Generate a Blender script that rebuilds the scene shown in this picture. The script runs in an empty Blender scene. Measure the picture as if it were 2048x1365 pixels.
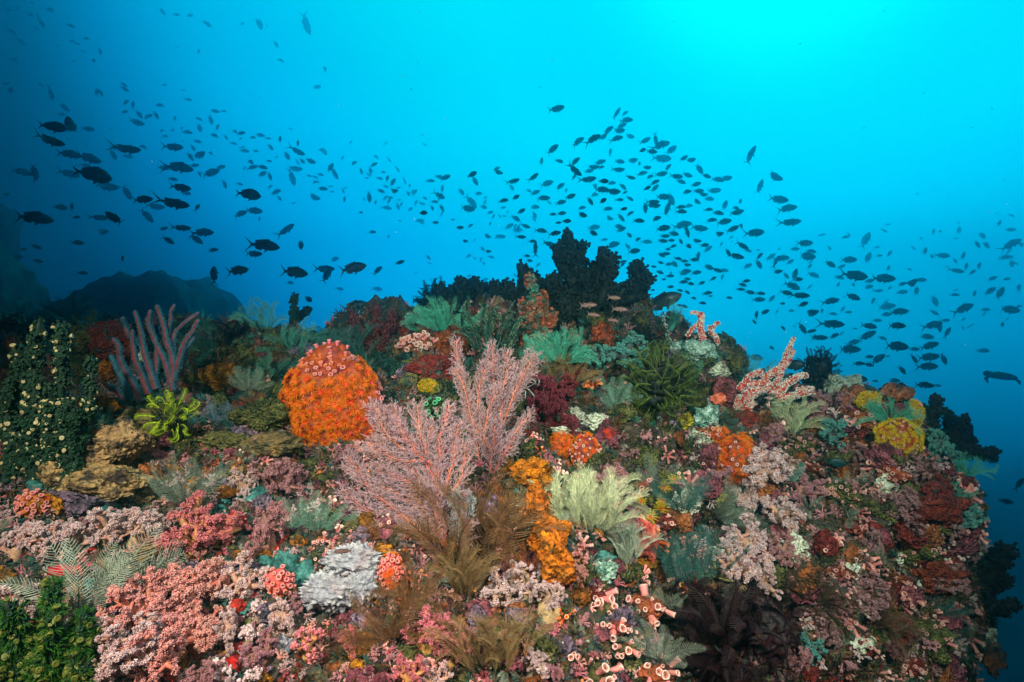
import bpy, math, random
import numpy as np
from mathutils import Vector, Matrix
from mathutils.bvhtree import BVHTree

S = bpy.context.scene
COL = S.collection
R = math.radians
F = 2048 / 36.0 * 21.0            # focal length in photo pixels

# ------------------------------------------------------------------ camera
cd = bpy.data.cameras.new('camera'); cam = bpy.data.objects.new('camera', cd); COL.objects.link(cam)
cd.lens = 21; cd.sensor_width = 36; cd.clip_start = 0.02; cd.clip_end = 500
cam.location = (0, 0, 0); cam.rotation_euler = (R(90), 0, 0)
S.camera = cam

# ------------------------------------------------------------------ open water (world)
SUN = Vector((.346, .742, .574)).normalized()
W = bpy.data.worlds.new('World'); S.world = W; W.use_nodes = True
nt = W.node_tree; N = nt.nodes; L = nt.links; N.clear()
tc = N.new('ShaderNodeTexCoord')
nrm = N.new('ShaderNodeVectorMath'); nrm.operation = 'NORMALIZE'; L.new(tc.outputs['Generated'], nrm.inputs[0])
dt = N.new('ShaderNodeVectorMath'); dt.operation = 'DOT_PRODUCT'; L.new(nrm.outputs[0], dt.inputs[0]); dt.inputs[1].default_value = (0.314, 0.778, 0.545)
def ramp(stops, src, interp='B_SPLINE'):
    r = N.new('ShaderNodeValToRGB'); r.color_ramp.interpolation = interp
    e = r.color_ramp.elements
    e[0].position, e[1].position = stops[0][0], stops[-1][0]
    e[0].color, e[1].color = (*stops[0][1], 1), (*stops[-1][1], 1)
    for p, c in stops[1:-1]:
        q = e.new(p); q.color = (*c, 1)
    L.new(src, r.inputs[0]); return r.outputs[0]
g1 = ramp([(0.186, (0, 0.0003, 0.0006)), (0.4356, (0, 0.0003, 0.0008)), (0.5062, (0, 0.006, 0.0103)), (0.5767, (0, 0.0731, 0.1165)), (0.6473, (0, 0.2857, 0.5203)), (0.7178, (0, 0.5929, 0.8395)), (0.7884, (0, 0.7221, 0.9224)), (0.8589, (0, 0.8656, 0.8889)), (0.9295, (0, 1.0093, 0.9307)), (1.0, (0, 0.8035, 1.0624))], dt.outputs['Value'], 'LINEAR')
sx = N.new('ShaderNodeSeparateXYZ'); L.new(nrm.outputs[0], sx.inputs[0])
hm = N.new('ShaderNodeMath'); hm.operation = 'MULTIPLY_ADD'; hm.inputs[1].default_value = .5; hm.inputs[2].default_value = .5; L.new(sx.outputs[2], hm.inputs[0])
g2 = ramp([(0.0, (0.323, 0.323, 0.323)), (0.34, (0.33, 0.33, 0.33)), (0.44, (0.479, 0.479, 0.479)), (0.475, (1.11, 1.11, 1.11)), (0.505, (2.573, 2.573, 2.573)), (0.56, (2.626, 2.626, 2.626)), (0.62, (1.39, 1.39, 1.39)), (0.7, (1.0, 1.0, 1.0)), (0.8, (1.0, 1.0, 1.0)), (1.0, (0.55, 0.55, 0.55))], hm.outputs[0], 'LINEAR')
mu = N.new('ShaderNodeMix'); mu.data_type = 'RGBA'; mu.blend_type = 'MULTIPLY'; mu.inputs[0].default_value = 1
L.new(g1, mu.inputs[6]); L.new(g2, mu.inputs[7])
bg = N.new('ShaderNodeBackground'); bg.inputs[1].default_value = 1.15; L.new(mu.outputs[2], bg.inputs[0])
wo = N.new('ShaderNodeOutputWorld'); L.new(bg.outputs[0], wo.inputs[0])

# ------------------------------------------------------------------ light
sd = bpy.data.lights.new('sun', 'SUN'); sd.energy = 0.35; sd.angle = R(25); sd.color = (.03, .60, .62)
sun = bpy.data.objects.new('sun', sd); COL.objects.link(sun); sun.rotation_euler = SUN.to_track_quat('Z', 'Y').to_euler()
def strobe(loc, aim, watts, ang, color):
    d = bpy.data.lights.new('camera_strobe', 'SPOT'); d.energy = watts; d.spot_size = R(ang); d.spot_blend = 1.0
    d.shadow_soft_size = .05; d.color = color
    o = bpy.data.objects.new('camera_strobe', d); COL.objects.link(o); o.location = loc
    o.rotation_euler = (Vector(loc) - Vector(aim)).to_track_quat('Z', 'Y').to_euler()
strobe((-.90, -.10, .80), (-.42, 1.8, -.58), 470, 78, (1, .63, .50))
strobe((.80, -.10, .85), (.52, 1.9, -.50), 450, 80, (1, .62, .50))

S.view_settings.view_transform = 'Standard'; S.view_settings.look = 'None'
S.view_settings.exposure = 0; S.view_settings.gamma = 1
S.render.engine = 'CYCLES'
c = S.cycles
c.use_denoising = True; c.max_bounces = 4; c.diffuse_bounces = 2; c.glossy_bounces = 1; c.transmission_bounces = 2
c.volume_bounces = 2; c.transparent_max_bounces = 4; c.caustics_reflective = c.caustics_refractive = False
c.sample_clamp_indirect = 3

# ------------------------------------------------------------------ numpy noise
def _h(i, j, k, s):
    n = (i * 73856093) ^ (j * 19349663) ^ (k * 83492791) ^ (s * 2654435 + 12345)
    n = (n ^ (n >> 13)) * 1274126177; n = n ^ (n >> 16)
    return (n & 0xffff) / 65535.0 * 2 - 1
def vnoise(P, s=0):
    P = np.asarray(P, float); I = np.floor(P).astype(np.int64); f = P - I; f = f * f * (3 - 2 * f)
    r = 0
    for a in (0, 1):
        wa = f[:, 0] if a else 1 - f[:, 0]
        for b in (0, 1):
            wb = f[:, 1] if b else 1 - f[:, 1]
            for d in (0, 1):
                wd = f[:, 2] if d else 1 - f[:, 2]
                r = r + wa * wb * wd * _h(I[:, 0] + a, I[:, 1] + b, I[:, 2] + d, s)
    return r
def fbm(P, oct=4, s=0, rid=False):
    P = np.asarray(P, float); r = 0; a = 1.0; q = 1.0
    for o in range(oct):
        n = vnoise(P * q + o * 17.3, s + o)
        r = r + a * ((1 - 2 * np.abs(n)) if rid else n); a *= .5; q *= 2.03
    return r

# ------------------------------------------------------------------ mesh helpers
class G:
    """growing mesh: vertices, faces, a 0..1 'tint' per vertex and a material slot per face"""
    def __init__(s): s.V = []; s.F = []; s.T = []; s.M = []; s.n = 0
    def add(s, V, F, T=0.0, m=0):
        V = np.asarray(V, float).reshape(-1, 3); F = np.asarray(F, np.int64)
        T = np.broadcast_to(np.asarray(T, float), (len(V),)) if np.ndim(T) < 2 else T.reshape(-1)
        s.V.append(V); s.F.append(F + s.n); s.T.append(np.array(T)); s.M.append(np.full(len(F), m)); s.n += len(V); return s
    def add_g(s, o, Mx=None, m=None, T=None):
        base = s.n
        V = np.concatenate(o.V)
        if Mx is not None:
            Mx = np.array(Mx); V = V @ Mx[:3, :3].T + Mx[:3, 3]
        s.V.append(V); s.T.append(np.concatenate(o.T) if T is None else np.full(len(V), T)); s.n += len(V)
        for F, mm in zip(o.F, o.M):
            s.F.append(F + base); s.M.append(mm if m is None else np.full(len(F), m))
        return s
    def stamp(s, o, MX, T=None, m=None):
        """many transformed copies of o; MX (n,4,4)"""
        MX = np.asarray(MX); V0 = np.concatenate(o.V); n = len(MX)
        if n == 0: return s
        V = np.einsum('nij,vj->nvi', MX[:, :3, :3], V0) + MX[:, None, :3, 3]
        T0 = np.concatenate(o.T); TT = np.tile(T0, (n, 1))
        if T is not None: TT = np.clip(TT + np.asarray(T)[:, None], 0, 1)
        base = s.n + np.arange(n) * len(V0)
        s.V.append(V.reshape(-1, 3)); s.T.append(TT.reshape(-1)); s.n += n * len(V0)
        for F, mm in zip(o.F, o.M):
            s.F.append((F[None] + base[:, None, None]).reshape(-1, F.shape[1]))
            s.M.append(np.tile(mm, n) if m is None else np.full(len(F) * n, m))
        return s
    def mesh(s, name, mats, smooth=True):
        me = bpy.data.meshes.new(name)
        V = np.concatenate(s.V); me.vertices.add(len(V)); me.vertices.foreach_set('co', V.astype(np.float32).ravel())
        li = np.concatenate([F.ravel() for F in s.F]); cnt = np.concatenate([np.full(len(F), F.shape[1]) for F in s.F])
        st = np.concatenate([[0], np.cumsum(cnt)[:-1]])
        me.loops.add(len(li)); me.loops.foreach_set('vertex_index', li.astype(np.int32))
        me.polygons.add(len(cnt)); me.polygons.foreach_set('loop_start', st.astype(np.int32))
        me.polygons.foreach_set('material_index', np.concatenate(s.M).astype(np.int32))
        me.polygons.foreach_set('use_smooth', np.full(len(cnt), smooth))
        a = me.attributes.new('tint', 'FLOAT', 'POINT'); a.data.foreach_set('value', np.concatenate(s.T).astype(np.float32))
        me.update(calc_edges=True)
        for m in (mats if isinstance(mats, (list, tuple)) else [mats]): me.materials.append(m)
        return me

def tubes(g, P, Rd, n=5, T=0.0, m=0, tip=True):
    """tubes along P (N,K,3) with radii Rd (N,K)"""
    P = np.asarray(P, float)
    if P.ndim == 2: P = P[None]
    N_, K = P.shape[:2]
    Rd = np.broadcast_to(np.asarray(Rd, float), (N_, K)).copy(); T = np.broadcast_to(np.asarray(T, float), (N_, K)).copy()
    if tip:
        d = P[:, -1] - P[:, -2]; d /= np.linalg.norm(d, axis=1, keepdims=True) + 1e-12
        P = np.concatenate([P, (P[:, -1] + d * Rd[:, -1:] * .7)[:, None]], 1); Rd = np.concatenate([Rd, Rd[:, -1:] * .25], 1); T = np.concatenate([T, T[:, -1:]], 1); K += 1
    tg = np.gradient(P, axis=1); tg /= np.linalg.norm(tg, axis=2, keepdims=True) + 1e-12
    mean = tg.mean(1); ax = np.eye(3)[np.argmin(np.abs(mean), axis=1)][:, None, :]
    u = np.cross(tg, ax); u /= np.linalg.norm(u, axis=2, keepdims=True) + 1e-12
    v = np.cross(tg, u)
    a = np.arange(n) * 2 * math.pi / n
    V = P[:, :, None] + Rd[:, :, None, None] * (np.cos(a)[None, None, :, None] * u[:, :, None] + np.sin(a)[None, None, :, None] * v[:, :, None])
    i = np.arange(n); j = (i + 1) % n; k = np.arange(K - 1)[:, None]
    q = np.stack([k * n + i, k * n + j, (k + 1) * n + j, (k + 1) * n + i], -1).reshape(-1, 4)
    Fq = (q[None] + (np.arange(N_) * K * n)[:, None, None]).reshape(-1, 4)
    return g.add(V.reshape(-1, 3), Fq, np.repeat(T.reshape(-1), n), m)

def lathe(prof, n=12, T=None):
    """surface of revolution about z; prof [(r,z)]; T per profile point"""
    pr = np.array(prof, float); K = len(pr); a = np.arange(n) * 2 * math.pi / n
    V = np.stack([pr[:, 0:1] * np.cos(a), pr[:, 0:1] * np.sin(a), np.repeat(pr[:, 1:2], n, 1)], -1).reshape(-1, 3)
    i = np.arange(n); j = (i + 1) % n; k = np.arange(K - 1)[:, None]
    q = np.stack([k * n + i, k * n + j, (k + 1) * n + j, (k + 1) * n + i], -1).reshape(-1, 4)
    return V, q, (0.0 if T is None else np.repeat(np.array(T, float), n))

_ico = {}
def ico(sub):
    if sub in _ico: return _ico[sub]
    t = (1 + 5 ** .5) / 2
    V = [(-1, t, 0), (1, t, 0), (-1, -t, 0), (1, -t, 0), (0, -1, t), (0, 1, t), (0, -1, -t), (0, 1, -t), (t, 0, -1), (t, 0, 1), (-t, 0, -1), (-t, 0, 1)]
    Fc = [(0, 11, 5), (0, 5, 1), (0, 1, 7), (0, 7, 10), (0, 10, 11), (1, 5, 9), (5, 11, 4), (11, 10, 2), (10, 7, 6), (7, 1, 8), (3, 9, 4), (3, 4, 2), (3, 2, 6), (3, 6, 8), (3, 8, 9), (4, 9, 5), (2, 4, 11), (6, 2, 10), (8, 6, 7), (9, 8, 1)]
    V = [np.array(v) / np.linalg.norm(v) for v in V]
    for _ in range(sub):
        mid = {}; F2 = []
        def mp(a, b):
            k = (min(a, b), max(a, b))
            if k not in mid:
                v = V[a] + V[b]; V.append(v / np.linalg.norm(v)); mid[k] = len(V) - 1
            return mid[k]
        for a, b, c_ in Fc:
            x, y, z = mp(a, b), mp(b, c_), mp(c_, a); F2 += [(a, x, z), (b, y, x), (c_, z, y), (x, y, z)]
        Fc = F2
    _ico[sub] = (np.array(V), np.array(Fc)); return _ico[sub]

def unit(v):
    v = np.asarray(v, float); return v / (np.linalg.norm(v, axis=-1, keepdims=True) + 1e-12)
def frames(pos, zdir, scale, rng, spin=True):
    """(n,4,4) matrices with local z along zdir"""
    z = unit(np.asarray(zdir, float)); n = len(z)
    r = rng.normal(size=(n, 3)) if spin else np.tile([1.0, .01, 0], (n, 1))
    x = unit(np.cross(r, z)); y = np.cross(z, x)
    M_ = np.zeros((n, 4, 4)); sc = np.broadcast_to(np.asarray(scale, float), (n,))[:, None]
    M_[:, :3, 0] = x * sc; M_[:, :3, 1] = y * sc; M_[:, :3, 2] = z * sc; M_[:, :3, 3] = pos; M_[:, 3, 3] = 1
    return M_

# ------------------------------------------------------------------ materials
_mc = {}
def mat(name, a, b, c3=None, ns=6.0, rough=.65, bump=.0, bs=40.0, spec=.35, vor=0.0, hue=.008, trans=0.0, thr=None, vcol=None):
    """colour a (tint 0) to b (tint 1), noise-mottled towards c3; optional bumps"""
    if name in _mc: return _mc[name]
    m = bpy.data.materials.new(name); m.use_nodes = True; t = m.node_tree; n = t.nodes; l = t.links
    p = n['Principled BSDF']; p.inputs['Roughness'].default_value = rough; p.inputs['Specular IOR Level'].default_value = spec
    at = n.new('ShaderNodeAttribute'); at.attribute_name = 'tint'
    mx = n.new('ShaderNodeMix'); mx.data_type = 'RGBA'; l.new(at.outputs['Fac'], mx.inputs[0]); mx.inputs[6].default_value = (*a, 1); mx.inputs[7].default_value = (*b, 1)
    out = mx.outputs[2]
    co = n.new('ShaderNodeTexCoord'); oi = n.new('ShaderNodeObjectInfo')
    va = n.new('ShaderNodeVectorMath'); va.operation = 'ADD'; l.new(co.outputs['Object'], va.inputs[0])
    vm = n.new('ShaderNodeVectorMath'); vm.operation = 'SCALE'; vm.inputs[0].default_value = (31, 17, 23); l.new(oi.outputs['Random'], vm.inputs['Scale']); l.new(vm.outputs[0], va.inputs[1])
    nz = n.new('ShaderNodeTexNoise'); nz.inputs['Scale'].default_value = ns; nz.inputs['Detail'].default_value = 5; nz.inputs['Roughness'].default_value = .65; l.new(va.outputs[0], nz.inputs['Vector'])
    if c3 is not None:
        rp = n.new('ShaderNodeValToRGB'); e = rp.color_ramp.elements; lo, hi = thr or (.45, .62); e[0].position, e[1].position = lo, hi; l.new(nz.outputs[0], rp.inputs[0])
        m2 = n.new('ShaderNodeMix'); m2.data_type = 'RGBA'; l.new(rp.outputs[0], m2.inputs[0]); l.new(out, m2.inputs[6]); m2.inputs[7].default_value = (*c3, 1); out = m2.outputs[2]
    hs = n.new('ShaderNodeHueSaturation'); l.new(out, hs.inputs['Color'])
    n2 = n.new('ShaderNodeTexNoise'); n2.inputs['Scale'].default_value = ns * 3.7; n2.inputs['Detail'].default_value = 3; l.new(va.outputs[0], n2.inputs['Vector'])
    mr = n.new('ShaderNodeMapRange'); mr.inputs[1].default_value = .3; mr.inputs[2].default_value = .7; mr.inputs[3].default_value = .6; mr.inputs[4].default_value = 1.35; l.new(n2.outputs[0], mr.inputs[0]); l.new(mr.outputs[0], hs.inputs['Value'])
    mh = n.new('ShaderNodeMapRange'); mh.inputs[3].default_value = .5 - hue; mh.inputs[4].default_value = .5 + hue; l.new(oi.outputs['Random'], mh.inputs[0]); l.new(mh.outputs[0], hs.inputs['Hue'])
    l.new(hs.outputs[0], p.inputs['Base Color'])
    if bump:
        bz = n.new('ShaderNodeTexNoise'); bz.inputs['Scale'].default_value = bs; bz.inputs['Detail'].default_value = 4; l.new(va.outputs[0], bz.inputs['Vector']); hsrc = bz.outputs[0]
        if vor:
            vo = n.new('ShaderNodeTexVoronoi'); vo.inputs['Scale'].default_value = vor; l.new(va.outputs[0], vo.inputs['Vector'])
            ad = n.new('ShaderNodeMath'); ad.operation = 'ADD'; l.new(vo.outputs[0], ad.inputs[0]); l.new(bz.outputs[0], ad.inputs[1]); hsrc = ad.outputs[0]
        bp = n.new('ShaderNodeBump'); bp.inputs['Strength'].default_value = bump; bp.inputs['Distance'].default_value = .02; l.new(hsrc, bp.inputs['Height']); l.new(bp.outputs[0], p.inputs['Normal'])
    if trans:
        tr = n.new('ShaderNodeBsdfTranslucent'); l.new(hs.outputs[0], tr.inputs[0]); ms = n.new('ShaderNodeMixShader'); ms.inputs[0].default_value = trans
        l.new(p.outputs[0], ms.inputs[1]); l.new(tr.outputs[0], ms.inputs[2]); l.new(ms.outputs[0], n['Material Output'].inputs[0])
    _mc[name] = m; return m

# ------------------------------------------------------------------ object helpers
def mobj(name, me, parent=None, mw=None):
    o = bpy.data.objects.new(name, me); COL.objects.link(o)
    if parent is not None: o.parent = parent
    if mw is not None: o.matrix_local = Matrix([list(map(float, r)) for r in mw])
    return o
def thing(name, label, cat, group=None, mw=None, me=None):
    o = bpy.data.objects.new(name, me); COL.objects.link(o); o['label'] = label; o['category'] = cat
    if group: o['group'] = group
    if mw is not None: o.matrix_local = Matrix([list(map(float, r)) for r in mw])
    return o
def kind(o, k, cat=None):
    o['kind'] = k
    return o

def ray(px, py):
    return Vector(((px - 1024) / F, 1.0, (682.5 - py) / F))
def proj(p): return 1024 + p[0] / p[1] * F, 682.5 - p[2] / p[1] * F

# ------------------------------------------------------------------ reef terrain
CX = np.array([-1400, -700, -300, 0, 200, 420, 560, 700, 820, 900, 1000, 1120, 1250, 1330, 1420, 1500, 1600, 1700, 1770, 1835, 1878, 1908, 1926, 1944, 1965, 2120, 2400, 3000.])
SKY = np.array([560, 590, 610, 640, 665, 695, 690, 675, 660, 640, 625, 620, 625, 675, 705, 760, 800, 795, 815, 868, 935, 1010, 1110, 1280, 1480, 1560, 1700, 1900.])
SD = np.array([3.4, 2.9, 2.7, 2.6, 2.7, 2.9, 3.0, 3.1, 3.2, 3.3, 3.4, 3.4, 3.3, 3.0, 2.75, 2.6, 2.45, 2.35, 2.3, 2.25, 2.2, 2.2, 2.3, 2.6, 3.1, 3.8, 5.0, 7.0])
BD = np.array([1.6, 1.3, 1.1, 1.02, 1.0, 1.0, 1.0, 1.02, 1.05, 1.08, 1.1, 1.12, 1.18, 1.25, 1.36, 1.45, 1.50, 1.58, 1.66, 1.75, 1.85, 1.95, 2.10, 2.4, 2.9, 3.5, 4.8, 6.8])
def smooth(a, k=3):
    for _ in range(k): a = np.concatenate([a[:1], (a[:-2] + 2 * a[1:-1] + a[2:]) / 4, a[-1:]])
    return a
def build_terrain():
    nc, nr, nb = 560, 300, 60
    cx = np.concatenate([np.linspace(-1400, -120, 60, endpoint=False), np.linspace(-120, 1700, 360, endpoint=False), np.linspace(1700, 2200, 150, endpoint=False), np.linspace(2200, 3000, 20)])
    sm = lambda A: np.interp(cx, np.linspace(-1400, 3000, 1100), smooth(np.interp(np.linspace(-1400, 3000, 1100), CX, A), 14))
    sky = sm(SKY); sdp = sm(SD); bd = sm(BD)
    t = np.linspace(0, 1, nr)[:, None]
    BOT = 1620.0
    py = sky + (np.maximum(BOT, sky + 200) - sky) * (t ** 1.15)
    inv = 1 / sdp + (1 / bd - 1 / sdp) * (t ** 1.0)
    dep = 1 / inv
    X = (cx - 1024) / F * dep; Z = (682.5 - py) / F * dep; Y = dep
    P = np.stack([X, Y, Z], -1)                      # rows: ridge -> near bottom
    # near bottom continues downward
    s = np.linspace(0, 1, 30)[1:, None]
    low = P[-1][None] + np.stack([0 * X[-1] * s, -.25 * s + 0 * X[-1], -7.5 * s + 0 * X[-1]], -1)
    # behind the ridge: rounds over and falls away
    s = np.linspace(1, 0, nb + 1)[:-1, None]
    out = unit(np.stack([P[0, :, 0], P[0, :, 1]], -1))
    d = 2.6 * s
    fall = np.minimum(P[0, :, 2] / P[0, :, 1], 0)[None] * d * 1.15 - .12 * s - 7.0 * s ** 2.2
    back = P[0][None] + np.stack([out[:, 0] * d, out[:, 1] * d, fall + 0 * X[0]], -1)
    A = np.concatenate([back, P, low], 0)
    nR, nC = A.shape[:2]
    V = A.reshape(-1, 3)
    # smooth normals from the grid
    du = np.gradient(A, axis=1); dv = np.gradient(A, axis=0); nn = unit(np.cross(du, dv)).reshape(-1, 3)
    nn *= np.where((nn @ np.array([0, -.6, .8])) < 0, -1, 1)[:, None]
    near = np.clip(V[:, 1] / 2.0, .5, 1.3) * np.where(V[:, 0] / V[:, 1] > .62, .45, 1)
    w = .13 * fbm(V * 1.9, 3, 3) + .075 * fbm(V * 4.6, 3, 5, True) + .022 * fbm(V * 15, 3, 9) + .008 * fbm(V * 46, 2, 12)
    # knobbly growth: cellular lumps
    V2 = V + nn * (w * near)[:, None]
    i = np.arange(nR - 1)[:, None] * nC + np.arange(nC - 1)
    Fq = np.stack([i, i + nC, i + nC + 1, i + 1], -1).reshape(-1, 4)
    return V2, Fq
TV, TF = build_terrain()
BV = BVHTree.FromPolygons(TV.tolist(), TF.tolist())
def hit(px, py):
    """reef surface point and normal seen at photo pixel"""
    d = ray(px, py)
    for k in range(60):
        h = BV.ray_cast(Vector((0, 0, 0)), ray(px, py + k * 8).normalized(), 30)
        if h[0] is not None:
            n_ = h[1]
            if n_.dot(h[0]) > 0: n_ = -n_
            return np.array(h[0]), np.array(n_)
    return np.array(d * 2.5), np.array((0, -.6, .8))
def reef_material():
    m = bpy.data.materials.new('reef_rock'); m.use_nodes = True; t = m.node_tree; n = t.nodes; l = t.links
    p = n['Principled BSDF']; p.inputs['Roughness'].default_value = .7
    co = n.new('ShaderNodeTexCoord')
    def noise(sc, det=5, off=(0, 0, 0), dis=0.0):
        mp = n.new('ShaderNodeMapping'); mp.inputs['Location'].default_value = off; l.new(co.outputs['Object'], mp.inputs['Vector'])
        z = n.new('ShaderNodeTexNoise'); z.inputs['Scale'].default_value = sc; z.inputs['Detail'].default_value = det; z.inputs['Roughness'].default_value = .68; z.inputs['Distortion'].default_value = dis
        l.new(mp.outputs[0], z.inputs['Vector']); return z.outputs[0]
    def step(src, lo, hi):
        r = n.new('ShaderNodeMapRange'); r.inputs[1].default_value = lo; r.inputs[2].default_value = hi; l.new(src, r.inputs[0]); return r.outputs[0]
    cur = None
    def lay(fac, colr):
        nonlocal cur
        if cur is None:
            rgb = n.new('ShaderNodeRGB'); rgb.outputs[0].default_value = (*colr, 1); cur = rgb.outputs[0]; return
        mx = n.new('ShaderNodeMix'); mx.data_type = 'RGBA'; l.new(fac, mx.inputs[0]); l.new(cur, mx.inputs[6]); mx.inputs[7].default_value = (*colr, 1); cur = mx.outputs[2]
    lay(None, (.055, .036, .026))
    lay(step(noise(3, 6, (5, 1, 2)), .5, .6), (.030, .045, .028))
    lay(step(noise(5, 6, (1, 7, 3), .6), .55, .62), (.22, .06, .05))
    lay(step(noise(7, 6, (9, 2, 3), .5), .56, .63), (.18, .12, .05))
    lay(step(noise(9, 6, (3, 3, 8), .8), .60, .65), (.34, .16, .14))
    lay(step(noise(12, 6, (7, 5, 1), .6), .64, .68), (.42, .13, .03))
    lay(step(noise(26, 5, (2, 8, 6), .6), .62, .66), (.30, .27, .20))
    lay(step(noise(40, 4, (4, 4, 1), .6), .66, .70), (.45, .40, .30))
    lay(step(noise(34, 4, (8, 4, 5), .6), .62, .68), (.01, .012, .010))
    l.new(cur, p.inputs['Base Color'])
    h1 = noise(30, 6); vo = n.new('ShaderNodeTexVoronoi'); vo.inputs['Scale'].default_value = 55; l.new(co.outputs['Object'], vo.inputs['Vector'])
    ad = n.new('ShaderNodeMath'); ad.operation = 'ADD'; l.new(h1, ad.inputs[0]); l.new(vo.outputs[0], ad.inputs[1])
    bp = n.new('ShaderNodeBump'); bp.inputs['Strength'].default_value = .9; bp.inputs['Distance'].default_value = .018; l.new(ad.outputs[0], bp.inputs['Height']); l.new(bp.outputs[0], p.inputs['Normal'])
    return m
REEF = reef_material()
g = G(); g.add(TV, TF)
kind(mobj('reef_terrain', g.mesh('reef_terrain', REEF)), 'structure')

# far seabed and the dark reef slopes seen through the water on the left
def seabed():
    x = np.linspace(-60, 60, 160); y = np.linspace(-14, 70, 120)
    X, Y = np.meshgrid(x, y); P = np.stack([X, Y, 0 * X], -1).reshape(-1, 3)
    P[:, 2] = -13 + .5 * fbm(P * .18, 3, 2) + .15 * fbm(P * .9, 3, 4)
    i = np.arange(119)[:, None] * 160 + np.arange(159); Fq = np.stack([i, i + 1, i + 161, i + 160], -1).reshape(-1, 4)
    g = G(); g.add(P, Fq); o = mobj('seabed', g.mesh('seabed', REEF)); kind(o, 'structure')
seabed()
def mound(name, cx, cy, cz, rx, ry, rz, seed):
    V, Fc = ico(5); P = V * (rx, ry, rz); n_ = unit(V)
    P = P + n_ * (.20 * min(rx, rz) * (fbm(V * 2.0, 6, seed) + .16 * fbm(V * 7, 3, seed + 2, True)))[:, None]; P = P + (cx, cy, cz)
    g = G(); g.add(P, Fc); kind(mobj(name, g.mesh(name, REEF)), 'structure')
mound('far_reef_terrain', -7.2, 12.5, -4.6, 3.1, 3.0, 5.6, 3)
mound('far_reef_terrain', -11.5, 11.0, -4.2, 4.0, 3.0, 6.2, 9)
mound('far_reef_terrain', -24, 19.0, -4.0, 10, 5.0, 11, 5)

# haze: the water itself
def haze(density=.055):
    m = bpy.data.materials.new('water_volume'); m.use_nodes = True; t = m.node_tree; n = t.nodes; n.clear()
    v = n.new('ShaderNodeVolumePrincipled'); v.inputs['Density'].default_value = density
    v.inputs['Color'].default_value = (.10, .72, .95, 1); v.inputs['Anisotropy'].default_value = .95
    v.inputs['Absorption Color'].default_value = (.0, .6, .9, 1)
    ab = n.new('ShaderNodeVolumeAbsorption'); ab.inputs['Color'].default_value = (0, .93, 1, 1); ab.inputs['Density'].default_value = .13
    ad = n.new('ShaderNodeAddShader'); t.links.new(v.outputs[0], ad.inputs[0]); t.links.new(ab.outputs[0], ad.inputs[1])
    o = n.new('ShaderNodeOutputMaterial'); t.links.new(ad.outputs[0], o.inputs['Volume'])
    g = G(); x0, x1, y0, y1, z0, z1 = -62, 62, -15, 72, -15.5, 12
    V = [(x, y, z) for x in (x0, x1) for y in (y0, y1) for z in (z0, z1)]
    g.add(V, [(0, 1, 3, 2), (4, 6, 7, 5), (0, 4, 5, 1), (2, 3, 7, 6), (0, 2, 6, 4), (1, 5, 7, 3)])
    kind(mobj('haze', g.mesh('haze', m, False)), 'stuff')
haze()

# ================================================================== builders
def place(px, py, lean=0.0, tilt=12.0, spin=0.0, sink=0.0, push=0.0):
    """metres per photo pixel at the reef point, and a unit frame: x right, z up, y away; lean ccw, tilt towards the camera"""
    p, nn = hit(px, py); p = p - nn * sink; push *= .3
    dirc = unit(p); p = p + dirc * push
    u = p[1] / F
    yaw = math.atan2(p[0], p[1])
    Mx = Matrix.Translation(Vector(p)) @ Matrix.Rotation(-yaw, 4, 'Z') @ Matrix.Rotation(R(-lean), 4, 'Y') @ Matrix.Rotation(R(tilt), 4, 'X') @ Matrix.Rotation(R(spin), 4, 'Z')
    return u, Mx
def scl(s): return Matrix.Diagonal((s, s, s, 1)) if np.isscalar(s) else Matrix.Diagonal((*s, 1))
def setm(o, mats):
    for i, m in enumerate(mats if isinstance(mats, (list, tuple)) else [mats]):
        o.material_slots[i].link = 'OBJECT'; o.material_slots[i].material = m
    return o
def frame_from(z, rng, s, pos):
    return Matrix([list(map(float, r)) for r in frames(np.array([pos]), np.array([z]), s, rng)[0]])

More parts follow.
